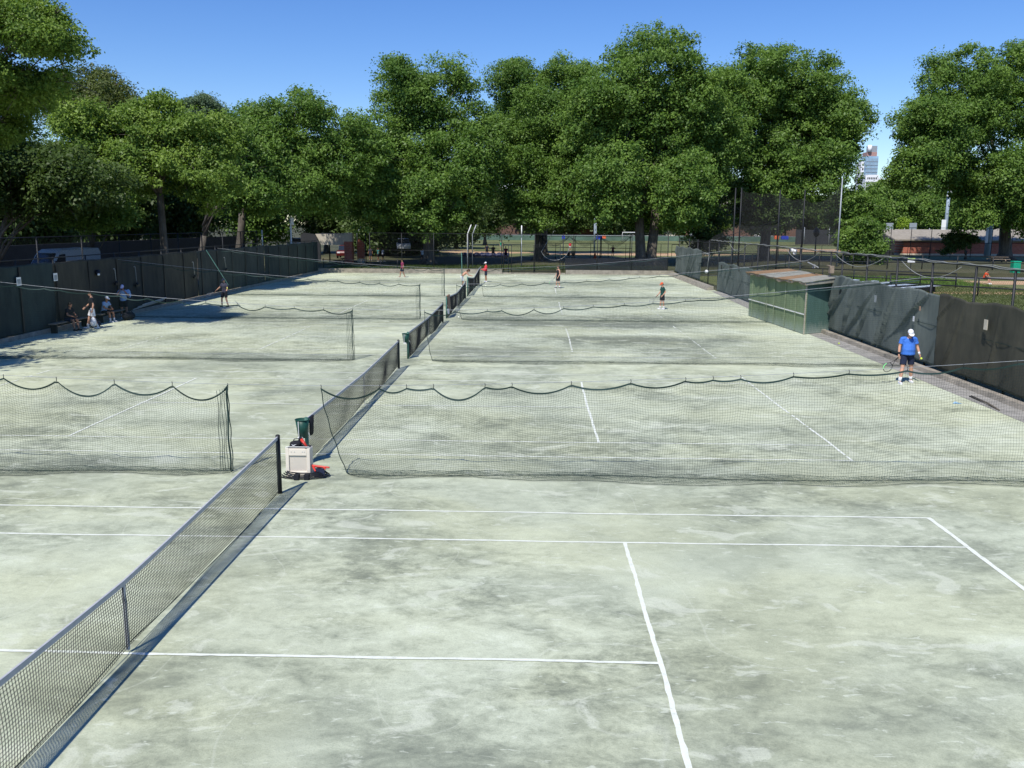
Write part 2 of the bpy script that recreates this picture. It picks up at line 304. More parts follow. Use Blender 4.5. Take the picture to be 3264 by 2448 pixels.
def chainlink(name, a, b, z0, z1, parent, cell=.07, r=.0019, mat='steel_black'):
    a = np.array(a, float); b = np.array(b, float); L = np.linalg.norm(b-a); u = (b-a)/L; H = z1-z0; A = []; B = []
    for sgn in (1, -1):
        for s0 in np.arange(-H, L+H, cell*1.414):
            x0, x1 = s0, s0+sgn*H; t0, t1 = 0., 1.
            for lo, hi in ((0, L),):
                dx = x1-x0; ta, tb = (lo-x0)/dx, (hi-x0)/dx
                if ta > tb: ta, tb = tb, ta
                t0 = max(t0, ta); t1 = min(t1, tb)
            if t1 <= t0: continue
            p = a+u*(x0+(x1-x0)*t0); q = a+u*(x0+(x1-x0)*t1); A.append((p[0], p[1], z0+H*t0)); B.append((q[0], q[1], z0+H*t1))
    V, F = prisms(np.array(A), np.array(B), r, np.array([-u[1], u[0], 0])); return npmesh(name, V, F, mat, parent)
GZ = .4
def ball(x, y, label, mat='ball', z=0.034, r=.034):
    m = MB(); m.ell((x, y, z), (r, r, r), None, 16, 11); o = m.build('tennis_ball', mat, None, True); m = MB(); m.tube([(x+r*1.0*math.cos(a), y+r*.9*math.sin(a)*.98, z+.012*math.sin(2*a)) for a in np.linspace(0, 2*PI, 20)], .002, 4, False)
    return tag(o, label, 'ball', 'tennis balls lying on the clay')
# ---------------------------------------------------------------- people
def remesh(m, name, mat, parent, vox, it=3, f=.6):
    org = Vector((0, 0, 0)); q = parent
    while q is not None: org += q.location; q = q.parent
    me = bpy.data.meshes.new('tmp'); me.from_pydata([tuple(Vector(v)-org) for v in m.v], [], m.f); me.update()
    o = bpy.data.objects.new('tmp', me); C.objects.link(o)
    a = o.modifiers.new('r', 'REMESH'); a.mode = 'VOXEL'; a.voxel_size = vox; b = o.modifiers.new('s', 'SMOOTH'); b.factor = f; b.iterations = it
    dg = bpy.context.evaluated_depsgraph_get(); dg.update(); me2 = bpy.data.meshes.new_from_object(o.evaluated_get(dg)); bpy.data.objects.remove(o)
    me2.name = name; me2.materials.clear(); me2.materials.append(M[mat]); me2.polygons.foreach_set('use_smooth', [True]*len(me2.polygons)); me2.update()
    o2 = bpy.data.objects.new(name, me2); C.objects.link(o2); o2.parent = parent; return o2
BASE = dict(pel=(0, 0, .93), wst=(0, 0, 1.08), chs=(0, 0, 1.30), nck=(0, .01, 1.47), hd=(0, -.02, 1.63), shL=(.185, 0, 1.41), shR=(-.185, 0, 1.41), elL=(.25, .01, 1.14), elR=(-.25, .01, 1.14), wrL=(.27, -.05, .88), wrR=(-.27, -.05, .88),
            hpL=(.095, 0, .92), hpR=(-.095, 0, .92), knL=(.12, -.01, .5), knR=(-.12, -.01, .5), anL=(.13, .02, .09), anR=(-.13, .02, .09))
def person(label, loc, rz, h=1.78, pose=None, skin='skin', shirt='blue_cloth', shorts='navy_cloth', shoes='white_cloth', socks='white_cloth', hair='hair_dark', cap=None, sleeves=True, belly=0., vox=.011, look=(0, -1, -.1), face=True, extra=None, capback=False, long_hair=False, bag=None, pants=False, grip=None):
    J = {k: Vector(v) for k, v in BASE.items()}
    for k, v in (pose or {}).items(): J[k] = Vector(v)
    s = h/1.76; R = Matrix.Rotation(rz, 3, 'Z'); o = Vector(loc)
    W = {k: o+R@(v*s) for k, v in J.items()}; Rl = R
    t = thing('person', label, 'person', o)
    up = (W['hd']-W['nck']).normalized(); lk = (R@Vector(look)); lk = (lk-up*lk.dot(up)).normalized(); sd = lk.cross(up).normalized()  # head frame: sd = side, -> face along lk
    HR = Matrix((sd, lk, up)).transposed()
    hc = W['hd']+up*.01*s
    m = MB()
    # torso as a stack of oriented rings
    sh = (W['shL']-W['shR']).normalized()
    def ring(c, rx, ry, ax, n=16):
        ax = Vector(ax).normalized(); x = (sh-ax*sh.dot(ax)).normalized(); y = ax.cross(x); return [c+x*rx*math.cos(2*PI*k/n)+y*ry*math.sin(2*PI*k/n) for k in range(n)]
    sp = [W['pel'], W['wst'], W['chs'], W['nck']]
    def spine(f):
        f *= 3; i = min(int(f), 2); q = f-i; a = sp[max(i-1, 0)]; b, c = sp[i], sp[i+1]; return b+(c-b)*q, (c-b).normalized()
    def torso(mm, prof, g=0.):
        rr = []
        for f, rx, ry, fy in prof:
            c, ax = spine(f); x = (sh-ax*sh.dot(ax)).normalized(); y = x.cross(ax)     # y points back? fy forward
            fw = -(ax.cross(x)) if (ax.cross(x)).dot(R@Vector((0, -1, 0))) < 0 else ax.cross(x)
            rr.append(ring(c+fw*fy*s, (rx+g)*s, (ry+g)*s, ax))
        mm.loft(rr)
    bl = belly
    prof = [(-.06, .1, .08, 0), (0, .155, .105, 0), (.15, .16+bl*.4, .11+bl*.6, bl*.5), (.33, .148+bl*.5, .105+bl*.7, bl*.6), (.5, .155+bl*.3, .108+bl*.4, bl*.4), (.68, .172, .118, .01), (.8, .172, .105, 0), (.9, .13, .085, 0), (.97, .065, .06, 0), (1.03, .055, .055, 0)]
    torso(m, prof)
    m.cap(W['nck']-up*.03, W['nck']+(W['hd']-W['nck'])*.75, .056*s, .052*s)
    m.ell(hc+up*.015*s, (.074*s, .094*s, .112*s), HR); m.ell(hc+lk*.03*s-up*.055*s, (.052*s, .062*s, .06*s), HR)
    if face:
        m.cap(hc+lk*.088*s+up*.012*s, hc+lk*.108*s-up*.018*s, .008*s, .014*s, 8)
        for e in (1, -1): m.ell(hc+sd*.076*s*e-up*.002*s, (.012*s, .02*s, .032*s), HR)
    for L in 'LR':
        S, E_, Wr, H, K, A_ = (W[a+L] for a in ('sh', 'el', 'wr', 'hp', 'kn', 'an'))
        m.cap(W['nck']*.35+S*.65-Vector((0, 0, .01)), S, .06*s, .058*s); m.cap(S, E_, .054*s, .04*s); m.cap(E_, E_+(Wr-E_)*.35, .041*s, .043*s); m.cap(E_+(Wr-E_)*.35, Wr, .043*s, .027*s)
        m.cap(H, K, .088*s, .058*s); m.cap(K, K+(A_-K)*.35, .056*s, .06*s); m.cap(K+(A_-K)*.35, A_, .06*s, .038*s)
        m.cap(A_-Vector((0, 0, .03*s)), A_+R@Vector((0, -.12*s, 0))-Vector((0, 0, .05*s)), .036*s, .03*s)
        # hand
        d = (Wr-E_).normalized(); g = (grip or {}).get(L); fwd = R@Vector((0, -1, 0)); pn = d.cross(fwd); pn = pn.normalized() if pn.length > .2 else d.orthogonal().normalized()  # palm normal sideways
        if L == 'L': pn = -pn if pn.dot(R@Vector((-1, 0, 0))) < 0 else pn
        else: pn = -pn if pn.dot(R@Vector((1, 0, 0))) < 0 else pn
        wd = pn.cross(d).normalized(); wd = wd if wd.dot(fwd) > 0 else -wd; pc = Wr+d*.05*s
        HM = Matrix((wd, pn, d)).transposed(); m.ell(pc, (.043*s, .018*s, .055*s), HM); cur = 1.15 if g == 'grip' else .55
        for k in range(4):
            b0 = pc+wd*(.03-.02*k)*s+d*.04*s; ln = (.04, .045, .042, .033)[k]*s; d1 = (d*math.cos(cur*.5)+pn*math.sin(cur*.5)); p1 = b0+d1*ln; d2 = (d*math.cos(cur*1.5)+pn*math.sin(cur*1.5)); p2 = p1+d2*ln*.85
            m.cap(b0, p1, .0095*s, .0088*s, 6); m.cap(p1, p2, .0088*s, .0075*s, 6)
        b0 = pc+wd*.035*s-d*.01*s; p1 = b0+(wd*.6+d*.6+pn*.4).normalized()*.04*s; m.cap(b0, p1, .012*s, .01*s, 6); m.cap(p1, p1+(d*.6+pn*.8).normalized()*.03*s, .01*s, .008*s, 6)
    remesh(m, 'body', skin, t, vox)
    fwd = R@Vector((0, -1, 0))
    if shirt:
        m = MB(); g = .022; prof2 = [(-.05, .162+bl*.42, .12+bl*.62, bl*.3), (.03, .162+bl*.45, .118+bl*.66, bl*.4)]+[(f, a, b, c) for f, a, b, c in prof[2:8]]+[(.95, .085, .075, 0)]; torso(m, prof2, g*.9 if sleeves else g*.6)
        if sleeves:
            for L in 'LR':
                S, E_ = W['sh'+L], W['el'+L]; m.cap(W['nck']*.4+S*.6-Vector((0, 0, .012)), S, .066*s, .07*s); d = (E_-S); m.tube([S-d*.08, S, S+d*.35, S+d*.62], [.06*s, .072*s, .07*s, .075*s], 12)
        o_ = remesh(m, 'shirt', shirt, t, vox*.95, 2, .5)
        if vox < .0115: tx = bpy.data.textures.new('fold', 'CLOUDS'); tx.noise_scale = .11; q = o_.modifiers.new('d', 'DISPLACE'); q.texture = tx; q.strength = .018; q.mid_level = .5
    if shorts:
        m = MB(); torso(m, [(-.08, .14, .11, 0), (0, .163, .115+bl*.3, bl*.2), (.12, .163, .116+bl*.4, bl*.3)], .012); e_ = .97 if pants else .78
        for L in 'LR':
            H, K, A_ = W['hp'+L], W['kn'+L], W['an'+L]; d = K-H; m.tube([H-d*.12, H, H+d*.5, H+d*e_], [.09*s, .108*s, .104*s, .1*s], 14)
            if pants: m.cap(K-(K-H)*.1, A_, .085*s, .06*s)
        remesh(m, 'shorts' if not pants else 'trousers', shorts, t, vox, 2, .5)
    for L in 'LR':
        K, A_ = W['kn'+L], W['an'+L]; toe = fwd*.155*s; az = Vector((0, 0, A_.z-.055*s))
        if shoes:
            m = MB(); b = Vector((A_.x, A_.y, A_.z-.045*s)); m.ell(b-fwd*.01*s, (.045*s, .045*s, .045*s)); m.cap(b-fwd*.03*s, b+fwd*.15*s-Vector((0, 0, .008*s)), .043*s, .036*s); m.cap(b, A_+Vector((0, 0, .01)), .043*s, .04*s)
            o_ = remesh(m, 'shoe', shoes, t, vox*.8, 2); m = MB(); c = b+fwd*.06*s; lo = b.z-.042*s
            m.loft([[Vector((c.x, c.y, z))+fwd*(.135*s*math.cos(a))+(fwd.cross(Vector((0, 0, 1))))*(.047*s*math.sin(a)) for a in [2*PI*k/14 for k in range(14)]] for z in (lo, lo+.022*s)]); m.build('sole', 'white_paint' if shoes != 'black_cloth' else 'black_rubber', o_)
        if socks:
            m = MB(); d = K-A_; m.tube([A_, A_+d*.12, A_+d*.3], [.045*s, .047*s, .057*s], 12); m.build('sock', socks, t, True)
    # head gear, hair, face
    m = MB()
    if not cap: m.ell(hc+up*.028*s-lk*.012*s, (.082*s, .1*s, .108*s), HR, z0=-.1); m.ell(hc-lk*.05*s-up*.02*s, (.07*s, .055*s, .08*s), HR)
    else: m.ell(hc-lk*.035*s-up*.01*s, (.076*s, .07*s, .075*s), HR)
    if long_hair: m.ell(hc-lk*.05*s-up*.06*s, (.085*s, .07*s, .14*s), HR); m.ell(hc+up*.02*s, (.105*s, .11*s, .11*s), HR, z0=-.2)
    m.build('hair', hair, t, True)
    if cap:
        m = MB(); m.ell(hc+up*.03*s, (.088*s, .108*s, .105*s), HR, z0=-.05); c_ = m.build('cap', cap, t, True); m = MB(); ld = -lk if capback else lk
        P = [hc+up*(.028-.0)*s+ld*(.075*s+.105*s*math.cos(a)*.95)+sd*(.082*s*math.sin(a))-up*(.02*s*math.cos(a)) for a in np.linspace(-PI/2, PI/2, 12)]; m.prism(P, up*.008*s); m.build('brim', cap, c_)
    if face and vox < .02:
        for e in (1, -1): m = MB(); m.ell(hc+lk*.09*s+sd*.03*s*e+up*.012*s, (.012*s, .006*s, .007*s), HR); m.build('eye', 'eye', t, True)
        m = MB(); m.ell(hc+lk*.088*s-up*.052*s, (.022*s, .006*s, .007*s), HR); m.build('mouth', 'lip', t, True)
    if extra: extra(t, W, s, R)
    return t, W, s, R
def racket(hand, d, up_, label, frame='black_rubber', face_n=None, tip='lime', sc=1.):
    d = Vector(d).normalized(); h = Vector(hand); n = Vector(face_n).normalized(); n = (n-d*n.dot(d)).normalized(); x = d.cross(n)
    t = thing('tennis_racket', label, 'racket', h); m = MB(); m.tube([h-d*.07, h+d*.13], .017, 8); m.build('grip', 'black_cloth', t, True)
    c = h+d*.50*sc; a, b = .168*sc, .128*sc; m = MB(); th = np.linspace(-PI/2, 1.5*PI, 33); P = [c+d*(a*math.sin(q))+x*(b*math.cos(q)) for q in th]; m.tube(P, .011, 6, False)
    m.tube([h+d*.12, h+d*.16, c-d*a*.86+x*b*.5], .009, 6); m.tube([h+d*.12, h+d*.16, c-d*a*.86-x*b*.5], .009, 6); m.build('frame', frame, t, True)
    if tip: m = MB(); P = [c+d*(a*math.sin(q))+x*(b*math.cos(q)) for q in np.linspace(-.4, 1.1, 10)]; m.tube(P, .0125, 6); m.build('coloured_rim', tip, t, True)
    m = MB()
    for k in range(-7, 8): q = b*k/8; l = a*math.sqrt(1-(k/8)**2); m.tube([c+x*q-d*l, c+x*q+d*l], .0008, 3)
    for k in range(-8, 9): q = a*k/9; l = b*math.sqrt(1-(k/9)**2); m.tube([c+d*q-x*l, c+d*q+x*l], .0008, 3)
    m.build('strings', 'galv', t); return t
def band(t, a, b, r, mat): m = MB(); m.tube([a, b], [r, r*1.12], 12); m.build('wristband', mat, t, True)
# 1 blue player, walking towards the camera
def ex1(t, W, s, R):
    for L, mt in (('R', 'black_cloth'), ('L', 'white_cloth')): e, w_ = W['el'+L], W['wr'+L]; d = (w_-e).normalized(); band(t, w_-d*.09, w_-d*.02, .034*s, mt)
t, W, s, R = person('player in a bright blue shirt, black shorts and white cap, looking down', gr(2885, 1220), math.radians(2), 1.84,
    dict(nck=(0, -.04, 1.46), hd=(-.015, -.12, 1.59), elR=(-.27, 0, 1.15), wrR=(-.3, -.06, .91), elL=(.29, 0, 1.16), wrL=(.335, -.1, .92), shL=(.2, 0, 1.4), shR=(-.2, 0, 1.4), knR=(-.18, -.12, .5), anR=(-.27, -.2, .09), knL=(.15, .0, .5), anL=(.2, .08, .09)), belly=.075, cap='white_cloth', hair='hair_brown', look=(0, -1, -.9), extra=ex1, vox=.0095, grip={'R': 'grip'})
hR = W['wrR']+(W['wrR']-W['elR']).normalized()*.08; racket(hR, (-.72, -.18, -.66), None, 'black racket with a lime green rim held by the person in blue', face_n=(.2, -1, .3))
hL = W['wrL']+(W['wrL']-W['elL']).normalized()*.13+R@Vector((.01, -.03, 0)); ball(hL.x, hL.y, 'yellow ball held in the hand of the person in blue', z=hL.z)
# 2 orange cap
t, W, s, R = person('young player in an orange cap, dark green shirt and black shorts, turned to the left', gr(2110, 986), math.radians(-78), 1.64,
    dict(elR=(-.2, -.08, 1.13), wrR=(-.17, -.26, .93), elL=(.22, .12, 1.14), wrL=(.2, -.06, .93), knR=(-.1, -.06, .5), anR=(-.1, -.1, .09), knL=(.1, .04, .5), anL=(.1, .1, .09), hd=(0, -.05, 1.63)), shirt='green_cloth', shorts='black_cloth', cap='orange_cloth', hair='hair_dark', vox=.012, grip={'R': 'grip'})
racket(W['wrR']+(W['wrR']-W['elR']).normalized()*.07, (-.7, -.15, -.72), None, 'pale racket held low by the player in the orange cap', 'rope_pale', (.3, -1, .2), None)
# 3 black tank
t, W, s, R = person('player in a black tank top and shorts on the right half of the farthest court', gr(1779, 919), math.radians(-62), 1.8,
    dict(elR=(-.22, 0, 1.13), wrR=(-.2, -.17, .9), elL=(.22, .02, 1.13), wrL=(.21, -.12, .9), anR=(-.12, -.1, .09), knR=(-.11, -.07, .5), anL=(.13, .08, .09)), shirt='black_cloth', shorts='black_cloth', sleeves=False, shoes='grey_cloth', socks='white_cloth', hair='hair_brown', vox=.013, grip={'R': 'grip'})
racket(W['wrR']+(W['wrR']-W['elR']).normalized()*.07, (-.55, -.1, -.8), None, 'racket hanging from the hand of the player in the black tank top', 'steel_grey', (.5, -1, .2), 'lime')
# 4 maroon
person('distant player in a maroon shirt walking on the left half of the farthest court', gr(1283, 884), math.radians(-60), 1.7, dict(anR=(-.1, -.22, .09), knR=(-.1, -.16, .5), anL=(.1, .22, .11), knL=(.1, .03, .5)), shirt='maroon_cloth', shorts='navy_cloth', shoes='tan_cloth', socks=None, hair='hair_dark', skin='skin_tan', vox=.016)
# 5 red jacket man
t, W, s, R = person('person in a red long sleeved top and white cap holding the farthest net', (.42, 69.3, 0), math.radians(-75), 1.75, dict(elR=(-.24, -.08, 1.16), wrR=(-.2, -.34, 1.1), elL=(.24, -.06, 1.14), wrL=(.2, -.3, 1.02)), shirt='red_cloth', shorts='navy_cloth', shoes='white_cloth', socks=None, cap='white_cloth', capback=False, vox=.014, skin='skin_tan')
for L in 'LR': m = MB(); m.cap(W['sh'+L], W['el'+L], .07, .06); m.cap(W['el'+L], W['wr'+L], .06, .045); remesh(m, 'long_sleeve', 'red_cloth', t, .014)
m = MB(); m.loft([[(-.02, y, 1.36-.27*(y-66.7)/2.4*0+.0), (.02, y, 1.36), (.02, y, 1.28), (-.02, y, 1.28)] for y in (66.6, 67.8, 69.1)]); tag(m.build('net_tail', 'band'), 'pale loose net band pulled tight by the person in red', 'net band')
# 6 bending person
person('shirtless person with curly brown hair bending over the farthest net', (-.95, 61.5, 0), math.radians(92), 1.74, dict(pel=(0, .12, .9), wst=(0, .05, 1.04), chs=(0, -.15, 1.2), nck=(0, -.3, 1.31), hd=(0, -.42, 1.4), shL=(.18, -.24, 1.26), shR=(-.18, -.24, 1.26), elL=(.22, -.42, 1.06), elR=(-.22, -.42, 1.06), wrL=(.15, -.62, 1.), wrR=(-.15, -.62, 1.), hpL=(.095, .12, .9), hpR=(-.095, .12, .9), knL=(.12, .02, .5), knR=(-.12, .02, .5), anL=(.13, .14, .09), anR=(-.13, .14, .09)), shirt=None, shorts='white_cloth', hair='hair_brown', long_hair=True, vox=.013, look=(0, -1, -.6))
# 7 dark cap player on the left
t, W, s, R = person('player in a dark cap and dark grey shirt stepping left near the left fence', gr(718, 978), math.radians(-25), 1.72, dict(elR=(-.33, -.05, 1.2), wrR=(-.52, -.15, 1.02), elL=(.3, -.05, 1.16), wrL=(.42, -.22, 1.1), anR=(-.16, -.1, .09), anL=(.2, .06, .09), knR=(-.13, -.12, .5), knL=(.15, -.04, .5)), shirt='grey_cloth', shorts='black_cloth', cap='navy_cloth', shoes='black_cloth', socks=None, skin='skin', vox=.012, grip={'R': 'grip'})
racket(W['wrR']+(W['wrR']-W['elR']).normalized()*.07, (-.85, -.1, -.45), None, 'pale racket held out to the left by the player in the dark cap', 'galv', (.2, -.6, .8), None)
ball(W['wrL'].x+.06, W['wrL'].y-.08, 'ball held up by the player in the dark cap', z=W['wrL'].z+.1, r=.04)
# 8 white shorts, walking left with bag
t, W, s, R = person('person in a black polo and white shorts walking left with a white bag', gr(298, 1047), math.radians(-66), 1.8, dict(anR=(-.1, -.24, .1), knR=(-.1, -.15, .5), anL=(.1, .2, .1), knL=(.1, .06, .49), elL=(.24, .08, 1.14), wrL=(.27, .02, .88), elR=(-.22, -.1, 1.15), wrR=(-.2, -.28, 1.0)), shirt='black_cloth', shorts='white_cloth', hair='hair_dark', vox=.012, grip={'L': 'grip'})
hb = W['wrL']+Vector((.02, -.03, -.09)); t = thing('tote_bag', 'white drawstring bag carried by the person in white shorts', 'bag', hb-Vector((0, 0, .6))); m = MB(); m.tube([hb+Vector((0, 0, -.22)), hb+Vector((0, 0, -.3)), hb+Vector((.01, 0, -.48)), hb+Vector((.0, 0, -.62)), hb+Vector((0, 0, -.68))], [.03, .1, .14, .13, .05], 14); m.build('sack', 'white_cloth', t, True)
for dx in (-.02, .03): m = MB(); m.tube([hb, hb+Vector((dx, .02, -.25))], .01, 5); m.build('strap', 'white_cloth', t, True)
# 9 covering the face
t, W, s, R = person('standing person in a white cap and pale blue shirt with hands at the face', gr(398, 1014), math.radians(10), 1.8, dict(elR=(-.3, -.12, 1.18), wrR=(-.12, -.2, 1.44), elL=(.3, -.12, 1.18), wrL=(.12, -.2, 1.44), hd=(0, -.06, 1.62)), shirt='paleblue_cloth', shorts='black_cloth', cap='lilac_cloth', skin='skin_tan', vox=.012)
m = MB(); c = W['shL']+Vector((.06, .05, -.1)); m.ell(c, (.12, .08, .2)); m.ell(c+Vector((.05, .02, -.1)), (.09, .07, .16)); tag(m.build('blue_towel', 'paleblue_cloth', None, True), 'blue towel over the shoulder of the standing person in the white cap', 'towel')
# 10/11 seated
SIT = dict(pel=(0, .12, .52), wst=(0, .1, .66), chs=(0, .02, .88), nck=(0, -.06, 1.05), hd=(0, -.1, 1.2), shL=(.18, -.03, .99), shR=(-.18, -.03, .99), elL=(.24, -.12, .76), elR=(-.24, -.12, .76), wrL=(.12, -.3, .68), wrR=(-.12, -.3, .68), hpL=(.1, .1, .52), hpR=(-.1, .1, .52), knL=(.14, -.32, .5), knR=(-.14, -.32, .5), anL=(.14, -.36, .09), anR=(-.14, -.36, .09))
person('seated person in dark clothes on the bench in the shade, leftmost by the left fence', (-17.22, 31.6, 0), math.radians(78), 1.76, SIT, shirt='black_cloth', shorts='navy_cloth', shoes='black_cloth', socks=None, skin='skin_tan', vox=.013, look=(0, -1, -.4))
person('seated person in a blue top and white cap behind the person in white shorts', (-17.25, 35.3, 0), math.radians(75), 1.76, SIT, shirt='paleblue_cloth', shorts='black_cloth', shoes='white_cloth', cap='white_cloth', skin='skin_tan', vox=.013)
m = MB(); m.ell((-16.6, 36.4, .2), (.3, .5, .22)); m.tube([(-16.5, 36.1, .35), (-16.5, 36.4, .5), (-16.5, 36.7, .35)], .02, 6); tag(m.build('sports_bag', 'black_cloth', None, True), 'dark sports bag on the clay between the seated people', 'bag')
m = MB(); m.ell((-16.7, 33.0, .16), (.25, .35, .17)); m.tube([(-16.6, 32.8, .28), (-16.6, 33, .4), (-16.6, 33.2, .28)], .02, 6); tag(m.build('sports_bag', 'navy_cloth', None, True), 'navy bag on the clay beside the leftmost seated person', 'bag')
# ---------------- background people
def bgp(u, v, Y, label, h=1.7, rz=0., **k):
    p = at(u, v, Y); k.setdefault('vox', .03); k.setdefault('face', False); k.setdefault('socks', None); return person(label, (p.x, Y, max(GZ, 0)), math.radians(rz), h, **k)
bgp(1597, 790, 150, 'distant person in a bright green shirt on the field behind the gate', shirt='bin_green', shorts='steel_grey')
bgp(1552, 810, 122, 'distant person in dark clothes left of the gate post, standing by the blue tarpaulin', shirt='navy_cloth', shorts='black_cloth', skin='skin_tan')
bgp(1572, 810, 116, 'distant dark figure close to the gate post', shirt='black_cloth', shorts='black_cloth', skin='skin_tan')
bgp(1612, 820, 108, 'distant dark figure with arms held out behind the gate', h=1.75, shirt='maroon_cloth', shorts='navy_cloth', skin='skin_tan', pose=dict(elL=(.36, 0, 1.18), wrL=(.46, -.05, 1.0), elR=(-.36, 0, 1.18), wrR=(-.46, -.05, 1.0)))
bgp(1817, 800, 148, 'distant child in a red top and white shorts on the field', h=1.55, shirt='red_cloth', shorts='white_cloth')
bgp(1953, 820, 120, 'distant person in a dark red shirt with a glove beside the field', shirt='maroon_cloth', shorts='black_cloth', skin='skin_tan', pose=dict(elR=(-.36, -.05, 1.25), wrR=(-.52, -.1, 1.05), elL=(.33, 0, 1.2), wrL=(.42, .05, 1.3)))
SITG = {k: (v[0], v[1], v[2]-.35) if k[:2] not in ('kn', 'an') else v for k, v in SIT.items()}
bgp(1812, 820, 120, 'dark figure sitting on the ground behind the far fence, left of a pair', shirt='black_cloth', shorts='black_cloth', skin='skin_tan', pose=SITG); bgp(1826, 820, 121, 'dark figure sitting on the ground behind the far fence, right of a pair', shirt='navy_cloth', shorts='black_cloth', skin='skin_tan', pose=SITG)
bgp(1347, 800, 100, 'distant person in a white shirt leaning behind the far fence, left of the big trunk', shirt='white_cloth', shorts='black_cloth', skin='skin_tan')
bgp(1221, 830, 100, 'distant person in a white shirt walking right of the brick pillars', shirt='white_cloth', shorts='black_cloth', skin='skin_tan', rz=-60, pose=dict(anR=(-.1, -.2, .1), anL=(.1, .2, .1))); bgp(1206, 830, 101, 'distant person in a teal shirt walking beside the one in white', shirt='teal_cloth', shorts='black_cloth', skin='skin_tan', rz=-60); bgp(1181, 820, 103, 'distant person in grey stooping near the brick pillars', shirt='grey_cloth', shorts='navy_cloth', skin='skin_tan')
p = at(741, 790, 62); person('person in a mint shirt seen over the left fence', (p.x, 62, 1.2), 0, 1.75, vox=.03, face=False, shirt='mint_cloth', shorts='navy_cloth', socks=None, pose=dict(chs=(0, -.12, 1.26), nck=(0, -.25, 1.38), hd=(0, -.38, 1.45), shL=(.18, -.2, 1.33), shR=(-.18, -.2, 1.33), elL=(.2, -.35, 1.1), elR=(-.2, -.35, 1.1), wrL=(.15, -.4, .9), wrR=(-.15, -.4, .9)))
p = gr(3140, 905, 0); person('crouching person in an orange and blue top behind the right fence', (p.x, p.y, 0), math.radians(40), 1.7, SIT, vox=.025, face=False, shirt='orange_cloth', shorts='navy_cloth', socks=None)
bgp(2247, 760, 185, 'tiny distant figure in black beside the soccer goal', shirt='black_cloth', shorts='black_cloth', h=1.8); bgp(2308, 762, 185, 'tiny distant figure in a pale shirt walking right of the soccer goal', shirt='stone', shorts='black_cloth', h=1.8)
# ---------------------------------------------------------------- ground
YC = [0., 14.9, 30.1, 45.1, 59.9]
sheet('ground', [(-900, -120), (900, -120), (900, 1600), (-900, 1600)], -.03, 'ground')
m = MB(); nx, ny = 60, 110
for j in range(ny+1):
    for i in range(nx+1):
        m.v.append((-18.3+37.3*i/nx, -32+114.25*j/ny, .0))
m.f = [(j*(nx+1)+i, j*(nx+1)+i+1, (j+1)*(nx+1)+i+1, (j+1)*(nx+1)+i) for j in range(ny) for i in range(nx)]
struct(m.build('clay_court_ground', 'clay'))
# raised park land behind the end wall
m = MB(); m.add([(-300, 82.5, .4), (300, 82.5, .4), (300, 900, .4), (-300, 900, .4), (-300, 82.5, -.02), (300, 82.5, -.02)], [(0, 1, 2, 3), (4, 5, 1, 0)]); struct(m.build('park_terrain', 'ground'))  # ground colour darkened to stand in for tree shade behind the wall
sheet('field_lawn', [(-13, 119), (250, 119), (250, 246), (-22, 246)], .404, 'lawn')
sheet('sand_track', [(2, 250), (300, 250), (300, 400), (2, 400)], .406, 'track')
def blob(name, cx, cy, rx, ry, z, mat, seed):
    r = random.Random(seed); ph = [r.uniform(0, 6) for _ in range(3)]
    sheet(name, [(cx+rx*math.cos(a)*(1+.12*math.sin(3*a+ph[0])+.06*math.sin(7*a+ph[1])), cy+ry*math.sin(a)*(1+.12*math.sin(2*a+ph[2])+.06*math.sin(5*a+ph[0]))) for a in [2*PI*k/48 for k in range(48)]], z, mat)
blob('infield_dirt', -3, 137, 8, 4.5, .41, 'dirt', 1); blob('infield_dirt', -10, 146, 4, 5, .414, 'dirt', 2); blob('infield_dirt', 20, 134, 16, 6.5, .412, 'dirt', 7)
blob('infield_dirt', 62, 160, 16, 12, .41, 'dirt', 3)
sheet('side_lawn', [(20.2, 40), (90, 40), (90, 81), (20.2, 81)], -.012, 'lawn')
blob('infield_dirt', 52, 73.5, 14, 3.2, -.008, 'dirt', 4); blob('infield_dirt', 46, 60.5, 14, 1.4, -.008, 'dirt', 5)
sheet('side_path', [(20.2, 82.4), (75, 76), (75, 82.), (20.2, 92)], .001, 'path')
sheet('side_road', [(-34, -40), (-24.4, -40), (-24.4, 150), (-34, 150)], .41, 'road') if False else None
m = MB(); m.add([(-40, -30, .0), (-22.5, -30, .0), (-22.5, 82.6, .1), (-40, 82.6, .1)], [(0, 1, 2, 3)]); struct(m.build('side_road', 'road'))
# ---------------------------------------------------------------- court lines (rough dusty tapes)
def line(a, b, wd, lab, brk=0):
    a = np.array(a, float); b = np.array(b, float); L = np.linalg.norm(b-a); n = max(2, int(L/.12)); u = (b-a)/L; v = np.array([-u[1], u[0]])
    t = np.linspace(0, L, n); w1 = wd/2+rng.normal(0, .0042, n); w2 = wd/2+rng.normal(0, .0042, n); drift = .012*np.sin(t*.7+rng.uniform(0, 6))+.006*np.sin(t*2.3+rng.uniform(0, 6))
    P = a+np.outer(t, u); A = P+np.outer(drift+w1, v); B = P+np.outer(drift-w2, v)
    V = [(x, y, .004) for x, y in A]+[(x, y, .004) for x, y in B]
    k1, k2 = rng.uniform(0, 6, 2); wear = .5+.28*np.sin(t*1.1+k1)+.22*np.sin(t*2.9+k2)
    return V, [(i, i+n, i+n+1, i+1) for i in range(n-1) if not (brk and wear[i]*.3+rng.random()*.7 < brk)]
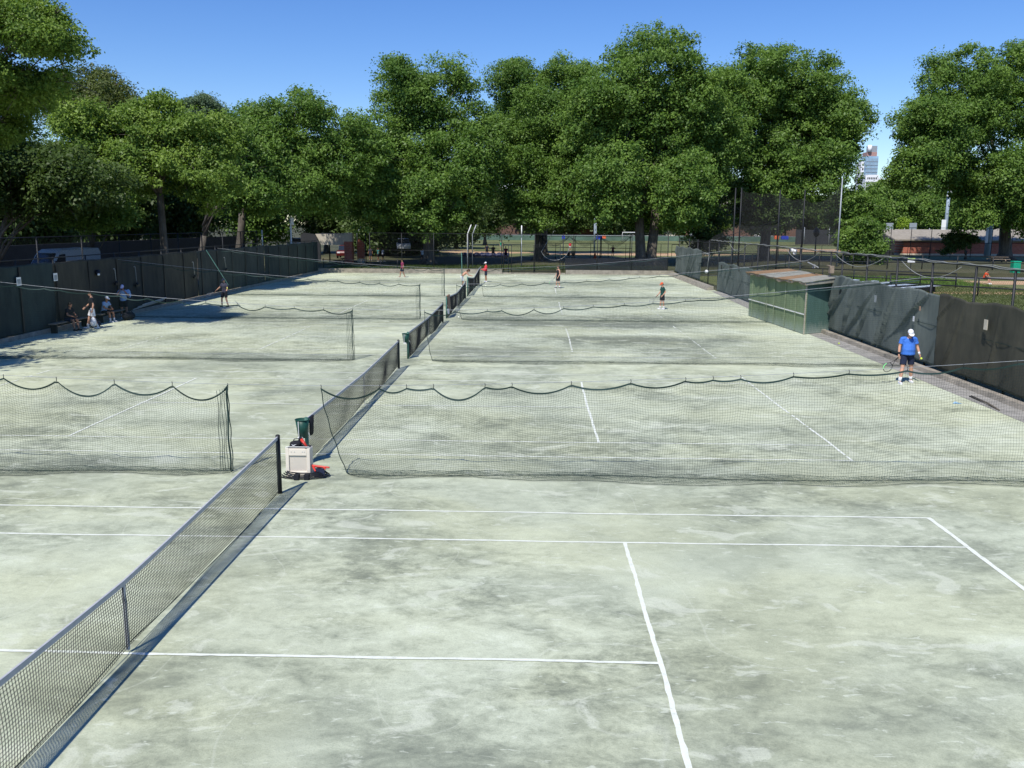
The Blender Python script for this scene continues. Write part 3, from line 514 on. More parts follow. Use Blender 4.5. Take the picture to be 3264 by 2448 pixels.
def lines(k, yc):
    m = MB(); d5, d4 = 5.485, 4.115; o5, o4 = (5.5, 4.04) if k == 0 else (5.485, 4.115)
    bx = 11.9; br = (0, .0, .12, .25, .35)[k]
    segs = [((-12, yc-d5), (bx, yc-d5), .05), ((-12, yc-d4), (bx, yc-d4), .05), ((-12, yc+o4), (bx, yc+o4), .05), ((-12, yc+o5), (bx+.04, yc+o5), .05),
            ((bx, yc-d5-.02), (bx, yc+o5+.02), .08 if k == 0 else .06), ((-12, yc-d5), (-12, yc+o5), .06), ((6.38, yc-d4), (6.38, yc+o4), .06), ((-6.38, yc-d4), (-6.38, yc+d4), .06), ((-6.38, yc), (6.38, yc-.03), .055)]
    for i, (a, b, wd) in enumerate(segs):
        V, F = line(a, b, wd, '', (0 if k == 0 else (br if i < 4 else ((.0, .3, .5, .6, .66)[k] if i < 6 else (0 if k < 2 else .3))))); m.add([(x, y, z+.0006*i) for x, y, z in V], F)
    struct(m.build('court_line_markings', 'line'))
for k, yc in enumerate(YC): lines(k, yc)
# ---------------------------------------------------------------- tennis nets
def tnet(y0, y1, label, zc=.914, zp=1.06, seed=0, far=False):
    t = thing('tennis_net', label, 'tennis net', (0, y0, 0), 'tennis nets in a row down the middle of the courts'); L = y1-y0; yc = (y0+y1)/2
    r = np.random.default_rng(seed)
    def ztop(y):
        q = abs(y-yc)/(L/2); return zc+(zp-zc)*q**1.15
    cell = .047 if not far else .07; ny_ = int(L/cell); nz = int(1./cell); P = np.zeros((ny_+1, nz+1, 3))
    for i in range(ny_+1):
        y = y0+.06+(L-.12)*i/ny_; zt = ztop(y)-.045; zb = .045+.03*math.sin((y-y0)*.9+seed)+.05*max(0, 1-abs(y-yc)/1.2)
        for j in range(nz+1):
            s = j/nz; P[i, j] = (.02*math.sin(y*2.1+seed)*math.sin(s*PI)+.035*math.sin(y*.7+1+seed)*s, y+.012*math.sin(s*5+y*3), zt+(zb-zt)*s)
    V, F = gridnet_x(P, .0035 if not far else .0045); npmesh('mesh', V, F, 'net_black', t)
    m = MB(); n = 60
    ys = [y0+.04+(L-.08)*i/n for i in range(n+1)]
    for dx in (-.011, .011):
        m.loft([[(dx-.004*(1 if dx > 0 else -1), y, ztop(y)), (dx, y, ztop(y)-.004), (dx, y, ztop(y)-.058), (dx-.004*(1 if dx > 0 else -1), y, ztop(y)-.06)] for y in ys])
    m.loft([[(-.014, y, ztop(y)-.004), (-.012, y, ztop(y)+.006), (.012, y, ztop(y)+.006), (.014, y, ztop(y)-.004)] for y in ys])
    m.build('headband', 'band', t)
    m = MB(); m.box((.012, yc, (zc+.03)/2), (.004, .05, zc-.04)); m.box((-.012, yc, (zc+.03)/2), (.004, .05, zc-.04)); m.build('centre_strap', 'band', t)
    m = MB(); m.tube([(.02*math.sin(y*.7)+.0, y, .045+.03*math.sin((y-y0)*.9+seed)+.05*max(0, 1-abs(y-yc)/1.2)) for y in ys], .006, 5); m.tube([(0, y0+.06, .05), (0, y0+.06, ztop(y0)-.03)], .008, 6); m.tube([(0, y1-.06, .05), (0, y1-.06, ztop(y1)-.03)], .008, 6); m.build('edge_cord', 'twine', t, True)
    for yy, mt in ((y0, 'green_old'), (y1, 'steel_black')):
        m = MB(); m.tube([(0, yy, 0), (0, yy, zp+.02)], .042, 14); m.ell((0, yy, zp+.02), (.042, .042, .02), z0=0); m.box((0, yy+(.03 if yy == y0 else -.03), zp-.03), (.05, .03, .05)); m.build('post', mt, t, True)
        if yy == y0:
            m = MB(); m.cap((.05, yy-.03, .72), (.05, yy-.03, .72), .03, .03, 8); m.tube([(.05, yy-.05, .72), (.1, yy-.09, .64)], .008, 6); m.build('winch', 'galv', t, True)
    return t
def gridnet_x(P, r):
    a = P[:, :-1].reshape(-1, 3); b = P[:, 1:].reshape(-1, 3); c = P[:-1].reshape(-1, 3); d = P[1:].reshape(-1, 3)
    V1, F1 = prisms(a, b, r, np.array([.95, .2, .1])); V2, F2 = prisms(c, d, r, np.array([.8, .1, .6]))
    return np.concatenate([V1, V2]), np.concatenate([F1, F2+len(V1)])
tnet(-6.45, 6.45, 'nearest tennis net, running out of the lower left corner of the photo', seed=1, zp=1.12)
tnet(8.55, 21.4, 'second nearest tennis net, with the tall green bucket on its near post', seed=2, zp=1.)
tnet(23.75, 36.5, 'third tennis net from the camera, with the small green bucket on its near post', seed=3, zp=1.)
tnet(38.5, 51.6, 'fourth tennis net from the camera, with the tan cloth hung on its near end', seed=4, far=True, zp=1.15)
tnet(53.5, 66.6, 'farthest tennis net, held at its far end by the person in red', seed=5, far=True, zc=.95, zp=1.35)
# ---------------------------------------------------------------- divider nets on high wires
def wz(Y, x): return {0: 1.84, 1: 1.9, 2: 1.9, 3: 1.95}[DK[Y]]+{0: 1.0, 1: 1.3, 2: 1.3, 3: 1.45}[DK[Y]]*(abs(x)/18.6)**1.7
DY = [7.9, 23.3, 37.9, 53.2]; DK = {y: i for i, y in enumerate(DY)}
WLAB = ['long thin wire above the nearest divider netting', 'long thin wire above the second row of divider netting', 'long thin wire above the third row of divider netting', 'long thin wire above the farthest row of divider netting']
for Y in DY:
    m = MB(); m.tube([(x, Y, wz(Y, x)) for x in np.linspace(-17.7, 19.2, 50)], .005 if Y < 10 else .008, 5); tag(m.build('suspension_wire', 'wire_grey', None, True), WLAB[DK[Y]], 'wire', 'wires that carry the divider nets')
def divider(Y, xa, xb, seed, label, slant=.35, cell=.052, bundle=0):
    """xa = end near the tennis net, xb = far end; netting hangs from hooks on the wire, its foot lies on the clay"""
    r = np.random.default_rng(seed); L = abs(xb-xa); sg = 1 if xb > xa else -1
    hooks = [0.]
    while hooks[-1] < L: hooks.append(hooks[-1]+r.choice([.55, 1.05, 1.1, 1.15, 1.2]))
    hooks = np.array(hooks); sags = np.where(np.diff(hooks) > .9, r.uniform(.08, .26, len(hooks)-1), r.uniform(.02, .08, len(hooks)-1))
    sags = sags*np.where(hooks[:-1] < 4.6, 1.2, np.where(hooks[:-1] < 8, .55, .38) if xb > xa else .8)*(1. if Y < 10 else .62); hd = .05
    def top(d):
        i = min(max(np.searchsorted(hooks, d)-1, 0), len(sags)-1); q = (d-hooks[i])/(hooks[i+1]-hooks[i]); return wz(Y, xa+sg*d)-hd-sags[i]*4*q*(1-q)
    nxn = int(L/cell); h = 1.9; ntn = int((h+.5)/cell); P = np.zeros((nxn+1, ntn+1, 3))
    for i in range(nxn+1):
        d = L*i/nxn; zt = top(d); foot = .42+.14*math.sin(d*.6+seed)+(.1 if Y > 10 else 0)+.08*math.sin(d*1.9)
        if d < .9: foot *= .3+.7*d/.9
        for j in range(ntn+1):
            s = (zt+foot)*j/ntn
            sl_ = slant*(max(0, 1-d/2.))*(j/ntn)**1.5                       # loose end leans in towards the foot
            wave = .05*math.sin(d*1.3+seed)+.03*math.sin(d*3.1+j*.09)
            if s < zt-.04: p = (d+sl_+.012*math.sin(j*.5+d*4), wave*min(1, s/.5)*(1-.3*s/zt), zt-s)
            else: q = s-(zt-.04); p = (d+sl_+.03*math.sin(q*9+d*6)+.05*q*math.sin(d*1.7), wave*.7-q, .02+.012*abs(math.sin(q*14+d*5)))
            P[i, j] = (xa+sg*p[0], Y+p[1], p[2])
    t = thing('divider_net', label, 'divider net', (xa, Y, 0), 'divider nets hanging between the courts')
    V, F = gridnet(P, .0018 if Y < 10 else .0019); npmesh('netting', V, F, 'twine' if Y < 30 else 'twine_far', t)
    # crumpled foot of the net: a second loose layer
    Q = P[::(1 if Y < 10 else 2), -12::(1 if Y < 10 else 2)].copy(); Q[:, :, 1] += .12+r.normal(0, .012, Q.shape[:2]); Q[:, :, 2] = .03+.02*np.abs(np.sin(Q[:, :, 0]*5+Q[:, :, 1]*9)); Q[:, :, 0] += r.normal(0, .015, Q.shape[:2])
    V, F = gridnet(Q, .0016); npmesh('loose_foot', V, F, 'twine_far', t)
    m = MB(); ds = np.linspace(0, L, int(L/.07))
    m.loft([[(xa+sg*d, Y-.003, top(d)), (xa+sg*d, Y+.004, top(d)), (xa+sg*d, Y+.004+.012*math.sin(d*2), top(d)-.034), (xa+sg*d, Y-.003+.012*math.sin(d*2), top(d)-.034)] for d in ds])
    m.build('header_tape', 'tape_green', t)
    for d in hooks[:-1]:
        m = MB(); x = xa+sg*d; m.tube([(x, Y, wz(Y, x)+.02), (x+.01, Y-.012, wz(Y, x)-.02), (x, Y, top(d)-.02)], .007, 5); m.build('hook', 'steel_black', t)
    m = MB(); e = P[0]; m.tube([tuple(e[j]) for j in range(0, ntn+1, 3)], .011, 6); m.tube([tuple(p) for p in P[::6, -1]], .005, 5)
    x0_ = P[::8, ntn//2*2-1]; m.tube([(p[0], Y-.08-.1*math.sin(p[0]*.8), .02) for p in P[::8, -1]], .006, 5); m.build('edge_rope', 'twine', t, True)
    if bundle:
        m = MB()
        for k in range(5): x = xa+sg*(.03+.05*k); m.tube([(x+.01*math.sin(z*7+k), Y+.02*math.sin(z*5+k*2), z) for z in np.linspace(.03, wz(Y, xa)-.06-.02*k, 14)], .006 if k else .018, 5)
        m.tube([(xa, Y, wz(Y, xa)-.02), (xa+sg*.09, Y-.02, wz(Y, xa)-.14), (xa+sg*.05, Y, wz(Y, xa)-.22), (xa, Y, wz(Y, xa)-.1)], .012, 6)
        m.build('gathered_end', 'tape_green', t, True)
    return t
divider(7.9, .5, 19.0, 3, 'nearest divider netting on the right half, in front of the person in blue', slant=.55)
divider(7.9, -1.42, -17.4, 4, 'nearest divider netting on the left half, with a sagging scalloped top', slant=-.05, bundle=1)
divider(23.3, .7, 18.9, 5, 'second divider netting on the right half, its wire passing the green shed', slant=.3)
divider(23.3, -2.0, -17.4, 6, 'second divider netting on the left half, in front of the person with white shorts', slant=-.05, bundle=1)
divider(37.9, .6, 18.9, 7, 'third divider netting on the right half, in front of the player in the orange cap', slant=.3, cell=.075)
divider(37.9, -1.35, -17.4, 8, 'third divider netting on the left half, beside the tan cloth', slant=0, cell=.075, bundle=1)
divider(53.2, .9, 18.9, 9, 'farthest divider netting on the right half, in front of the black tank top player', slant=.3, cell=.09)
divider(53.2, -1.6, -17.4, 10, 'farthest divider netting on the left half, in front of the maroon shirted player', slant=0, cell=.09, bundle=1)
# tall pole that carries wire 4 at the middle, crossing the last net
m = MB(); m.tube([(-.35, 53.3, 0), (-.4, 53.3, 3.1)], .03, 8); tag(m.build('net_pole', 'green_old', None, True), 'slim green pole standing between the two farthest tennis nets', 'pole')
m = MB(); m.tube([(-13.7, 43.6, 1.35), (-15.9, 46.2, 3.35)], .022, 6); tag(m.build('leaning_pole', 'green_old', None, True), 'slim leaning pole above the player in the dark cap', 'pole')
# ---------------------------------------------------------------- buckets on posts
def bucket(y, label, s=1.):
    t = thing('ball_bucket', label, 'bucket', (-.06, y-.08, .58), 'green buckets fixed to net posts'); x0 = -.07; z0 = .6; n = 20
    R = [(.105*s, 0), (.165*s, .44*s)]; m = MB(); outer = [[(x0+R[k][0]*math.cos(2*PI*i/n), y-.05+R[k][0]*math.sin(2*PI*i/n), z0+R[k][1]) for i in range(n)] for k in (0, 1)]
    inner = [[(x0+(R[k][0]-.008)*math.cos(2*PI*i/n), y-.05+(R[k][0]-.008)*math.sin(2*PI*i/n), z0+R[k][1]+(.01 if k == 0 else 0)) for i in range(n)] for k in (1, 0)]
    m.loft(outer+inner); m.build('body', 'green_paint', t, True)
    m = MB(); m.tube([(x0+.17*s*math.cos(2*PI*i/n), y-.05+.17*s*math.sin(2*PI*i/n), z0+.44*s) for i in range(n+1)], .008, 6, False); m.build('rim', 'green_paint', t, True)
    m = MB(); m.tube([(x0-.05, y-.22*s, z0+.42*s), (x0-.05, y-.2*s, z0+.03)], .009, 6); m.box((x0-.03, y-.2*s, z0+.02), (.09, .04, .035)); m.box((x0, y-.1, z0+.02), (.06, .2, .02)); m.build('bracket', 'white_paint', t)
bucket(8.55, 'large dark green bucket on the post behind the cream box', .9); bucket(23.75, 'small dark green bucket on the third net post, with a white bracket', .85)
# ---------------------------------------------------------------- cream box by the near net post
bx0, by0 = .06, 7.72
t = thing('equipment_box', 'cream plastic box with a recessed front panel standing beside the nearest net post', 'box', (bx0, by0, 0)); W, D, H = .5, .3, .6
m = MB(); m.box((bx0, by0+.03, H/2), (W-.02, D-.06, H-.02)); m.build('body', 'cream', t, bevel=.02)
m = MB(); f = by0-D/2; fw = .07
m.box((bx0-W/2+fw/2, f+.015, H/2), (fw, .05, H)); m.box((bx0+W/2-fw/2, f+.015, H/2), (fw, .05, H)); m.box((bx0, f+.015, .06), (W-2*fw, .05, .12)); m.box((bx0, f+.015, H-.08), (W-2*fw, .05, .14)); m.build('front_frame', 'cream', t, bevel=.008)
m = MB(); m.box((bx0, f+.03, .3), (W-2*fw-.004, .02, .37)); m.build('recessed_panel', 'cream2', t)
for k in range(4): m = MB(); m.cap((bx0+(-.13, -.06, .1, .14)[k], f-.012, H-.07), (bx0+(-.13, -.06, .1, .14)[k], f-.011, H-.07), .009, .009, 8); m.build('knob', 'steel_grey', t, True)
m = MB(); m.box((bx0, by0+.02, H-.004), (W-.06, D-.1, .02)); m.build('tray', 'dark_panel', t)
m = MB(); m.bar((bx0-.24, f+.01, H+.03), (bx0+.24, f+.01, H+.03), .012, .012); m.bar((bx0-.24, f+.01, H), (bx0-.24, f+.01, H+.03), .012, .012); m.bar((bx0+.24, f+.01, H), (bx0+.24, f+.01, H+.03), .012, .012); m.build('rail', 'white_paint', t)
t = thing('black_bag', 'small black bag with a white curved mark lying on the cream box', 'bag', (bx0-.08, by0, H)); m = MB(); m.ell((bx0-.07, by0, H+.055), (.13, .09, .075)); m.ell((bx0-.02, by0-.02, H+.07), (.07, .07, .07)); m.build('pouch', 'black_cloth', t, True)
m = MB(); P = [(-.075, .035), (-.055, .012), (-.03, .006), (.03, .04), (-.03, .022), (-.05, .022), (-.06, .03)]; m.prism([(bx0-.06+a, by0-.094, H+.035+b) for a, b in P], (0, -.006, 0)); m.build('curved_mark', 'white_cloth', t)
m = MB(); m.tube([(bx0-.15, by0, H+.03), (bx0-.1, by0, H+.16), (bx0, by0, H+.17), (bx0+.03, by0, H+.05)], .012, 6); m.build('strap', 'black_cloth', t, True)
m = MB(); m.tube([(bx0+.04, by0+.02, H+.15), (bx0+.16, by0-.05, H+.01)], [.035, .03], 10); tag(m.build('red_flask', 'red_plastic', None, True), 'short red tube leaning on the black bag on top of the cream box', 'flask')
m = MB(); m.tube([(bx0+.0, by0+.04, H+.16), (bx0+.04, by0+.02, H+.15)], .042, 10); m.tube([(bx0+.08, by0-.1, H+.1), (bx0+.2, by0-.14, H-.02)], .014, 6); tag(m.build('black_hose_nozzle', 'black_rubber', None, True), 'black nozzle lying across the top of the cream box', 'nozzle')
t = thing('coiled_hose', 'black hose coiled round the foot of the cream box', 'hose', (bx0+.05, by0-.1, 0))
m = MB()
for k in range(5):
    r1 = .36+.035*k; m.tube([(bx0+.12+r1*1.0*math.cos(a), by0-.1+(r1*.55)*math.sin(a), .03+.022*(4-k)+.01*math.sin(a*2+k)+.02*max(0, math.cos(a))) for a in np.linspace(-2.9, .9, 40)], .0125, 6)
m.build('hose', 'black_rubber', t, True)
for q in ((bx0+.02, by0-.34), (bx0+.22, by0-.32)): m = MB(); m.box((q[0], q[1], .06), (.1, .14, .1)); m.build('tie_strap', 'black_cloth', t)
t = thing('red_scraper', 'red plastic tool with a dark blade lying against the cream box', 'tool', (bx0+.45, by0-.1, .1))
m = MB(); m.cap((bx0+.28, by0-.08, .22), (bx0+.62, by0-.12, .2), .03, .02, 8); m.cap((bx0+.3, by0-.1, .2), (bx0+.36, by0-.2, .15), .025, .02, 8); m.cap((bx0+.5, by0-.1, .2), (bx0+.56, by0-.17, .18), .02, .015, 8); m.build('handle', 'red_plastic', t, True)
m = MB(); m.hexa([(bx0+.33, by0-.2, .02), (bx0+.57, by0-.24, .02), (bx0+.57, by0-.2, .02), (bx0+.33, by0-.16, .02), (bx0+.35, by0-.18, .19), (bx0+.54, by0-.2, .19), (bx0+.54, by0-.17, .19), (bx0+.35, by0-.15, .19)]); m.build('blade', 'navy_cloth', t)
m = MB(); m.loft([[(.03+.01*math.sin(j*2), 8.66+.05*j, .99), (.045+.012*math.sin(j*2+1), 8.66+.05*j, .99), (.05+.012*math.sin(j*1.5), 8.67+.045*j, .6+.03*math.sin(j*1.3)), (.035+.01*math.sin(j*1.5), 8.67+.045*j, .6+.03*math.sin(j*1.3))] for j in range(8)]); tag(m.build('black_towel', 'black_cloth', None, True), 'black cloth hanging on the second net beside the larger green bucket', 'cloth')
# tan cloth + white cloth on the fourth net
def cloth(name, mat, label, y0, y1, x, ztop_, drop, seed):
    m = MB(); n = 14; k = 10; front = []; r = random.Random(seed)
    for s_ in (1, -1):
        rows = []
        for j in range(k+1):
            rows.append([(x+s_*(.03+.02*math.sin(i*.9+seed)+.02*j/k), y0+(y1-y0)*i/n*(1-.12*j/k)+.04*j/k, ztop_-drop*(1 if s_ > 0 else .8)*j/k) for i in range(n+1)])
        o = len(m.v); m.v += [p for q in rows for p in q]; m.f += [(o+j*(n+1)+i, o+j*(n+1)+i+1, o+(j+1)*(n+1)+i+1, o+(j+1)*(n+1)+i) for j in range(k) for i in range(n)]
    m.f += [(i, i+1, (k+1)*(n+1)+i+1, (k+1)*(n+1)+i) for i in range(n)]
    o = m.build(name, mat, None, True); q = o.modifiers.new('s', 'SOLIDIFY'); q.thickness = .008; return tag(o, label, 'cloth')
cloth('tan_towel', 'tan_cloth', 'tan towel draped over the near end of the fourth tennis net', 38.6, 39.9, 0, 1.2, .78, 2)
cloth('white_towel', 'white_cloth', 'white towel hanging below the tan towel on the fourth net', 38.45, 39.0, .05, .5, .3, 5)
# ---------------------------------------------------------------- left fence
LX = -17.75
def wrinkled(name, mat, parent, a, b, z0, z1, nrm, seed, amp=.03, fold=0., nu=None, topwave=.02, smooth=True):
    a = Vector(a+(0,)); b = Vector(b+(0,)); L = (b-a).length; u = (b-a)/L; nrm = Vector(nrm); nu = nu or int(L/.06); nv = 30; r = random.Random(seed); V = []; F = []
    ph = [r.uniform(0, 6) for _ in range(8)]; fc = [(r.uniform(-1, L+1), r.uniform(.6, 2.6), r.uniform(.05, .17), r.uniform(0, 6)) for _ in range(int(L/.7)+1)]
    for i in range(nu+1):
        s = L*i/nu
        for j in range(nv+1):
            t = j/nv; z = z0+(z1-z0)*t+(topwave*math.sin(s*1.6+ph[5])+topwave*.6*abs(math.sin(s*2.9)))*(t**6)
            d = amp*(math.sin(s*1.1+ph[0]+t*2)*.5+math.sin(s*2.7+ph[1]-t*3)*.3+math.sin(s*6.1+ph[2]+t*5)*.12)
            for c, sl_, w_, pq in fc:
                x = (s-c+sl_*(t-.5)*1.7+.12*math.sin(t*4+pq))/(w_*(.6+t)); d += fold*.55*math.exp(-x*x)*math.cos(x*1.9)*max(0, .25+.75*math.sin(t*2.4+pq))
            d += .012*math.exp(-((t-.56)/.012)**2)
            p = a+u*s+nrm*(d*min(1, 4*(1-t)+.25)+.03); V.append((p.x, p.y, z))
    F = [(i*(nv+1)+j, (i+1)*(nv+1)+j, (i+1)*(nv+1)+j+1, i*(nv+1)+j+1) for i in range(nu) for j in range(nv)]
    o = npmesh(name, V, F, mat, parent, smooth=smooth); q = o.modifiers.new('s', 'SOLIDIFY'); q.thickness = .004; return o
def ltop(y): return 3.2 if y < 60 else 3.2-.35*(y-60)/24
yb = [-2, 8, 18, 27.5, 31.3, 35.5, 40, 44.6, 49.2, 54, 59, 64, 69.5, 75, 82.3]
panels = [(-2, 16), (16, 31.3), (31.3, 49.2), (49.2, 64), (64, 82.3)]
t = thing('left_fence', 'tall left fence hung with dark shaded windscreens', 'fence', (LX, -2, 0))
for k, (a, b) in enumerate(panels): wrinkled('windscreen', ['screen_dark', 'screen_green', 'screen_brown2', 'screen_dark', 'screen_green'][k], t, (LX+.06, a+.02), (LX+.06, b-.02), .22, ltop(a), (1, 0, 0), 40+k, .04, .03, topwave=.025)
for y in np.arange(-2, 83, 3.05):
    m = MB(); m.tube([(LX, y, 0), (LX, y, 3.45 if y < 60 else 3.3)], .04, 8); m.build('post', 'steel_black', t, True)
    m = MB(); m.loft([[(LX+.12, y-.05, z), (LX+.15, y-.05, z), (LX+.15+.01*math.sin(z*3), y+.05, z), (LX+.12, y+.05, z)] for z in np.linspace(.25, ltop(y)-.08, 8)]); m.build('lacing_strip', 'steel_black', t)
m = MB(); m.tube([(LX, -2, 3.42), (LX, 60, 3.42), (LX, 82.3, 3.25)], .025, 6); m.tube([(LX, -2, .12), (LX, 82.3, .12)], .02, 6); m.build('rail', 'steel_black', t, True)
m = MB(); m.box((LX+.02, 40, .1), (.2, 84, .2)); tag(m.build('left_kerb', 'concrete_dirty'), 'low shaded concrete kerb along the foot of the left fence', 'kerb')
# things hung on the left screen
for (u, v, l) in ((60, 897, 'left of the two small white notices on the left fence'), (177, 883, 'right of the two small white notices on the left fence')):
    d = Vector(at(u, v, 20))-Vector(CP); q = Vector(CP)+d*((LX+.17-CP[0])/d.x); t = thing('notice', l, 'sign', q-Vector((0, 0, .18)), 'small white notices on the left fence')
    m = MB(); m.box(q, (.012, .34, .36)); m.build('board', 'white_paint', t); m = MB(); m.box(q+Vector((.008, 0, -.02)), (.004, .26, .24)); m.build('grey_print', 'steel_grey', t)
def brush(u0, v0, v1, lab):
    d = Vector(at(u0, v0, 20))-Vector(CP); q = Vector(CP)+d*((LX+.25-CP[0])/d.x); d = Vector(at(u0+5, v1, 20))-Vector(CP); p = Vector(CP)+d*((LX+.25-CP[0])/d.x)
    t = thing('line_brush', lab, 'brush', p, 'court brushes hung on the left fence'); m = MB(); m.tube([q+Vector((0, -.18, .05)), q+Vector((0, -.05, .07)), q, p], .022, 6); m.build('handle', 'rope_pale', t, True)
    m = MB(); m.box(p+Vector((0, .03, -.08)), (.1, .4, .12)); m.ell(p+Vector((.02, 0, 0)), (.08, .12, .09)); m.build('head', 'black_rubber', t)
brush(431, 853, 905, 'brush with a pale handle hung on the left fence above the white capped person'); brush(616, 838, 880, 'brush with a pale handle hung on the left fence, left of the capped player'); brush(716, 823, 858, 'brush with a pale handle hung on the left fence, above the capped player'); brush(366, 860, 900, 'leftmost brush hung on the left fence')
def fp(u, v, x):
    d = Vector(at(u, v, 20))-Vector(CP); return Vector(CP)+d*((x-CP[0])/d.x)
q = fp(313, 870, LX+.2); t = thing('floodlight', 'small black lamp with a pale front clamped on the left fence', 'lamp', q); m = MB(); m.ell(q, (.12, .2, .16)); m.tube([q, q+Vector((-.2, 0, .25))], .02, 6); m.build('housing', 'black_rubber', t, True); m = MB(); m.ell(q+Vector((.06, -.1, -.07)), (.06, .1, .07)); m.build('lens', 'white_paint', t, True)
# bench slats along the left fence
def bench(ya, yb_, label, x=LX+.42):
    t = thing('bench', label, 'bench', (x, ya, 0), 'wooden benches along the left fence')
    m = MB(); m.box((x, (ya+yb_)/2, .44), (.32, yb_-ya, .04)); m.build('seat', 'timber', t)
    for y in (ya+.2, yb_-.2): m = MB(); m.box((x, y, .21), (.3, .06, .42)); m.build('leg', 'steel_black', t)
bench(30.2, 33.4, 'dark wooden bench under the leftmost seated person'); bench(34.6, 37.6, 'dark wooden bench behind the person with the white cap')
m = MB()
for k in range(3): m.tube([(-17.2+.1*k, 38.3+.4*k, .35+.1*k), (-17.3+.1*k, 42.5, .5+.08*k)], .03, 6)
tag(m.build('timber_rods', 'stone'), 'pale rods stacked along the left fence beside the white capped person', 'rods')
# second fence and road side behind
t = thing('roadside_fence', 'black chain fence far behind the left fence, beside the white van', 'fence', (-23, 20, 0))
m = MB(); m.tube([(-23.2, 10, 4.2), (-23.2, 80, 4.2)], .03, 6); m.build('rail', 'steel_black', t, True); chainlink('wire_mesh', (-23.2, 10), (-23.2, 80), .1, 4.2, t, .12, .003)
for y in np.arange(10, 81, 5.): m = MB(); m.tube([(-23.2, y, 0), (-23.2, y, 4.2)], .045, 8); m.build('post', 'steel_black', t, True)
m = MB(); m.box((-36, 50, 1.6), (.3, 130, 3.2)); t0 = m.build('roadside_wall', 'dark_panel'); tag(t0, 'dark boundary wall across the road behind the van', 'wall')
# ---------------------------------------------------------------- end wall, fence, gate
m = MB()
for a, b in ((-17.9, 1.35), (7.9, 18.9)): m.box(((a+b)/2, 82.3, .21), (b-a, .35, .45))
m.box((4.6, 82.38, .06), (6.5, .35, .14)); tag(m.build('end_wall', 'concrete_dirty'), 'low stained concrete wall at the far end of the courts', 'wall')
t = thing('end_fence', 'tall chain link fence on the low wall at the far end', 'fence', (0, 82.4, .4)); EY = 82.45
gx = [-12.3, -9., -5.7, -2.1, 1.3, 4.7, 7.6, 11.1, 14.6, 18.3]
for x in gx: m = MB(); m.tube([(x, EY, .3), (x, EY, 4.1)], .042, 8); m.build('post', 'steel_black', t, True)
m = MB(); m.tube([(-12.3, EY, 4.08), (18.3, EY, 4.0)], .026, 6); m.tube([(-12.3, EY, 2.35), (1.3, EY, 2.3)], .02, 6); m.tube([(7.6, EY, 2.2), (18.3, EY, 2.2)], .02, 6); m.build('rail', 'steel_black', t, True)
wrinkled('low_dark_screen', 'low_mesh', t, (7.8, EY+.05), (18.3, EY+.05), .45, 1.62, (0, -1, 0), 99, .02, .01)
chainlink('wire_mesh', (-12.3, EY), (1.2, EY), .42, 4.08, t, .085, .0022); chainlink('wire_mesh', (7.8, EY), (18.3, EY), .42, 4., t, .085, .0022)
t = thing('gate', 'black double gate in the far fence behind the red shirted person', 'gate', (4.5, EY, .1), None)
for x0, x1 in ((1.5, 2.), (2.3, 7.3)):
    m = MB(); [m.tube([(x, EY-.05, .12), (x, EY-.05, 3.)], .035, 8) for x in (x0, x1)]; [m.tube([(x0, EY-.05, z), (x1, EY-.05, z)], .025, 6) for z in (.25, 1.3, 2.95)]
    if x1 > 5: m.tube([(4.6, EY-.05, .12), (4.6, EY-.05, 2.95)], .03, 6); m.tube([(2.3, EY-.05, 2.75), (7.3, EY-.05, 2.75)], .02, 6)
    m.build('frame', 'steel_black', t, True)
chainlink('wire_mesh', (2.3, EY-.05), (7.3, EY-.05), .2, 2.95, t, .09, .0022)
t = thing('left_end_rail', 'low dark post and rail barrier at the far left corner', 'barrier', (-15, 83.4, .4))
m = MB(); m.tube([(-17.5, 83.4, 1.25), (-9.5, 83.4, 1.2)], .04, 6); m.tube([(-17.5, 83.4, .8), (-9.5, 83.4, .8)], .03, 6); m.build('rail', 'steel_black', t, True)
for x in (-17.4, -15.4, -13.4, -11.4, -9.6): m = MB(); m.tube([(x, 83.4, .35), (x, 83.4, 1.4)], .05, 8); m.build('post', 'steel_black', t, True)
# ---------------------------------------------------------------- right side: kerb, strip, fence, screens
m = MB(); m.loft([[(18.62, y, 0), (18.86, y, 0), (18.86, y, .17), (18.66+.01*math.sin(y*1.7), y, .155+.012*math.sin(y*3.1))] for y in np.arange(-20, 33.9, .3)]); tag(m.build('right_kerb', 'concrete_dirty'), 'rough concrete kerb at the foot of the right fence, nearer than the shed', 'kerb', 'kerbs of the right fence')
m = MB(); m.loft([[(18.3, y, 0), (18.86, y, 0), (18.86, y, .32), (18.5+.01*math.sin(y*1.7), y, .3+.012*math.sin(y*3.1))] for y in np.arange(61, 82.1, .4)]); tag(m.build('right_kerb', 'concrete_dirty'), 'concrete kerb at the foot of the right fence, in the far corner', 'kerb', 'kerbs of the right fence')
sheet('brown_edge_strip', [(17.75, -20), (18.63, -20), (18.63, 33.4), (17.9, 33.4)], .005, 'edge_strip'); sheet('brown_edge_strip', [(17.9, 41.6), (19.2, 41.6), (19.2, 60), (18.5, 60)], .005, 'edge_strip')
RX = 19.35
t = thing('right_fence', 'long black chain link fence with a top rail along the right side', 'fence', (RX, 10, 0))
for y in (11, 14.4, 17.6, 20.03, 23.3, 26.5, 29.8, 33.0, 34.7, 39.8, 42.0, 46.7, 49.3, 53.1, 57.3, 62, 66, 71.4, 76, 82.): m = MB(); m.tube([(RX, y, 0), (RX, y, 3.8)], .042, 8); m.build('post', 'steel_black', t, True)
m = MB(); m.tube([(RX, y, 3.82-.35*max(0, y-50)/32+.015*math.sin(y)) for y in np.arange(8, 83, 1.)], .025, 6); m.build('top_rail', 'steel_black', t, True)
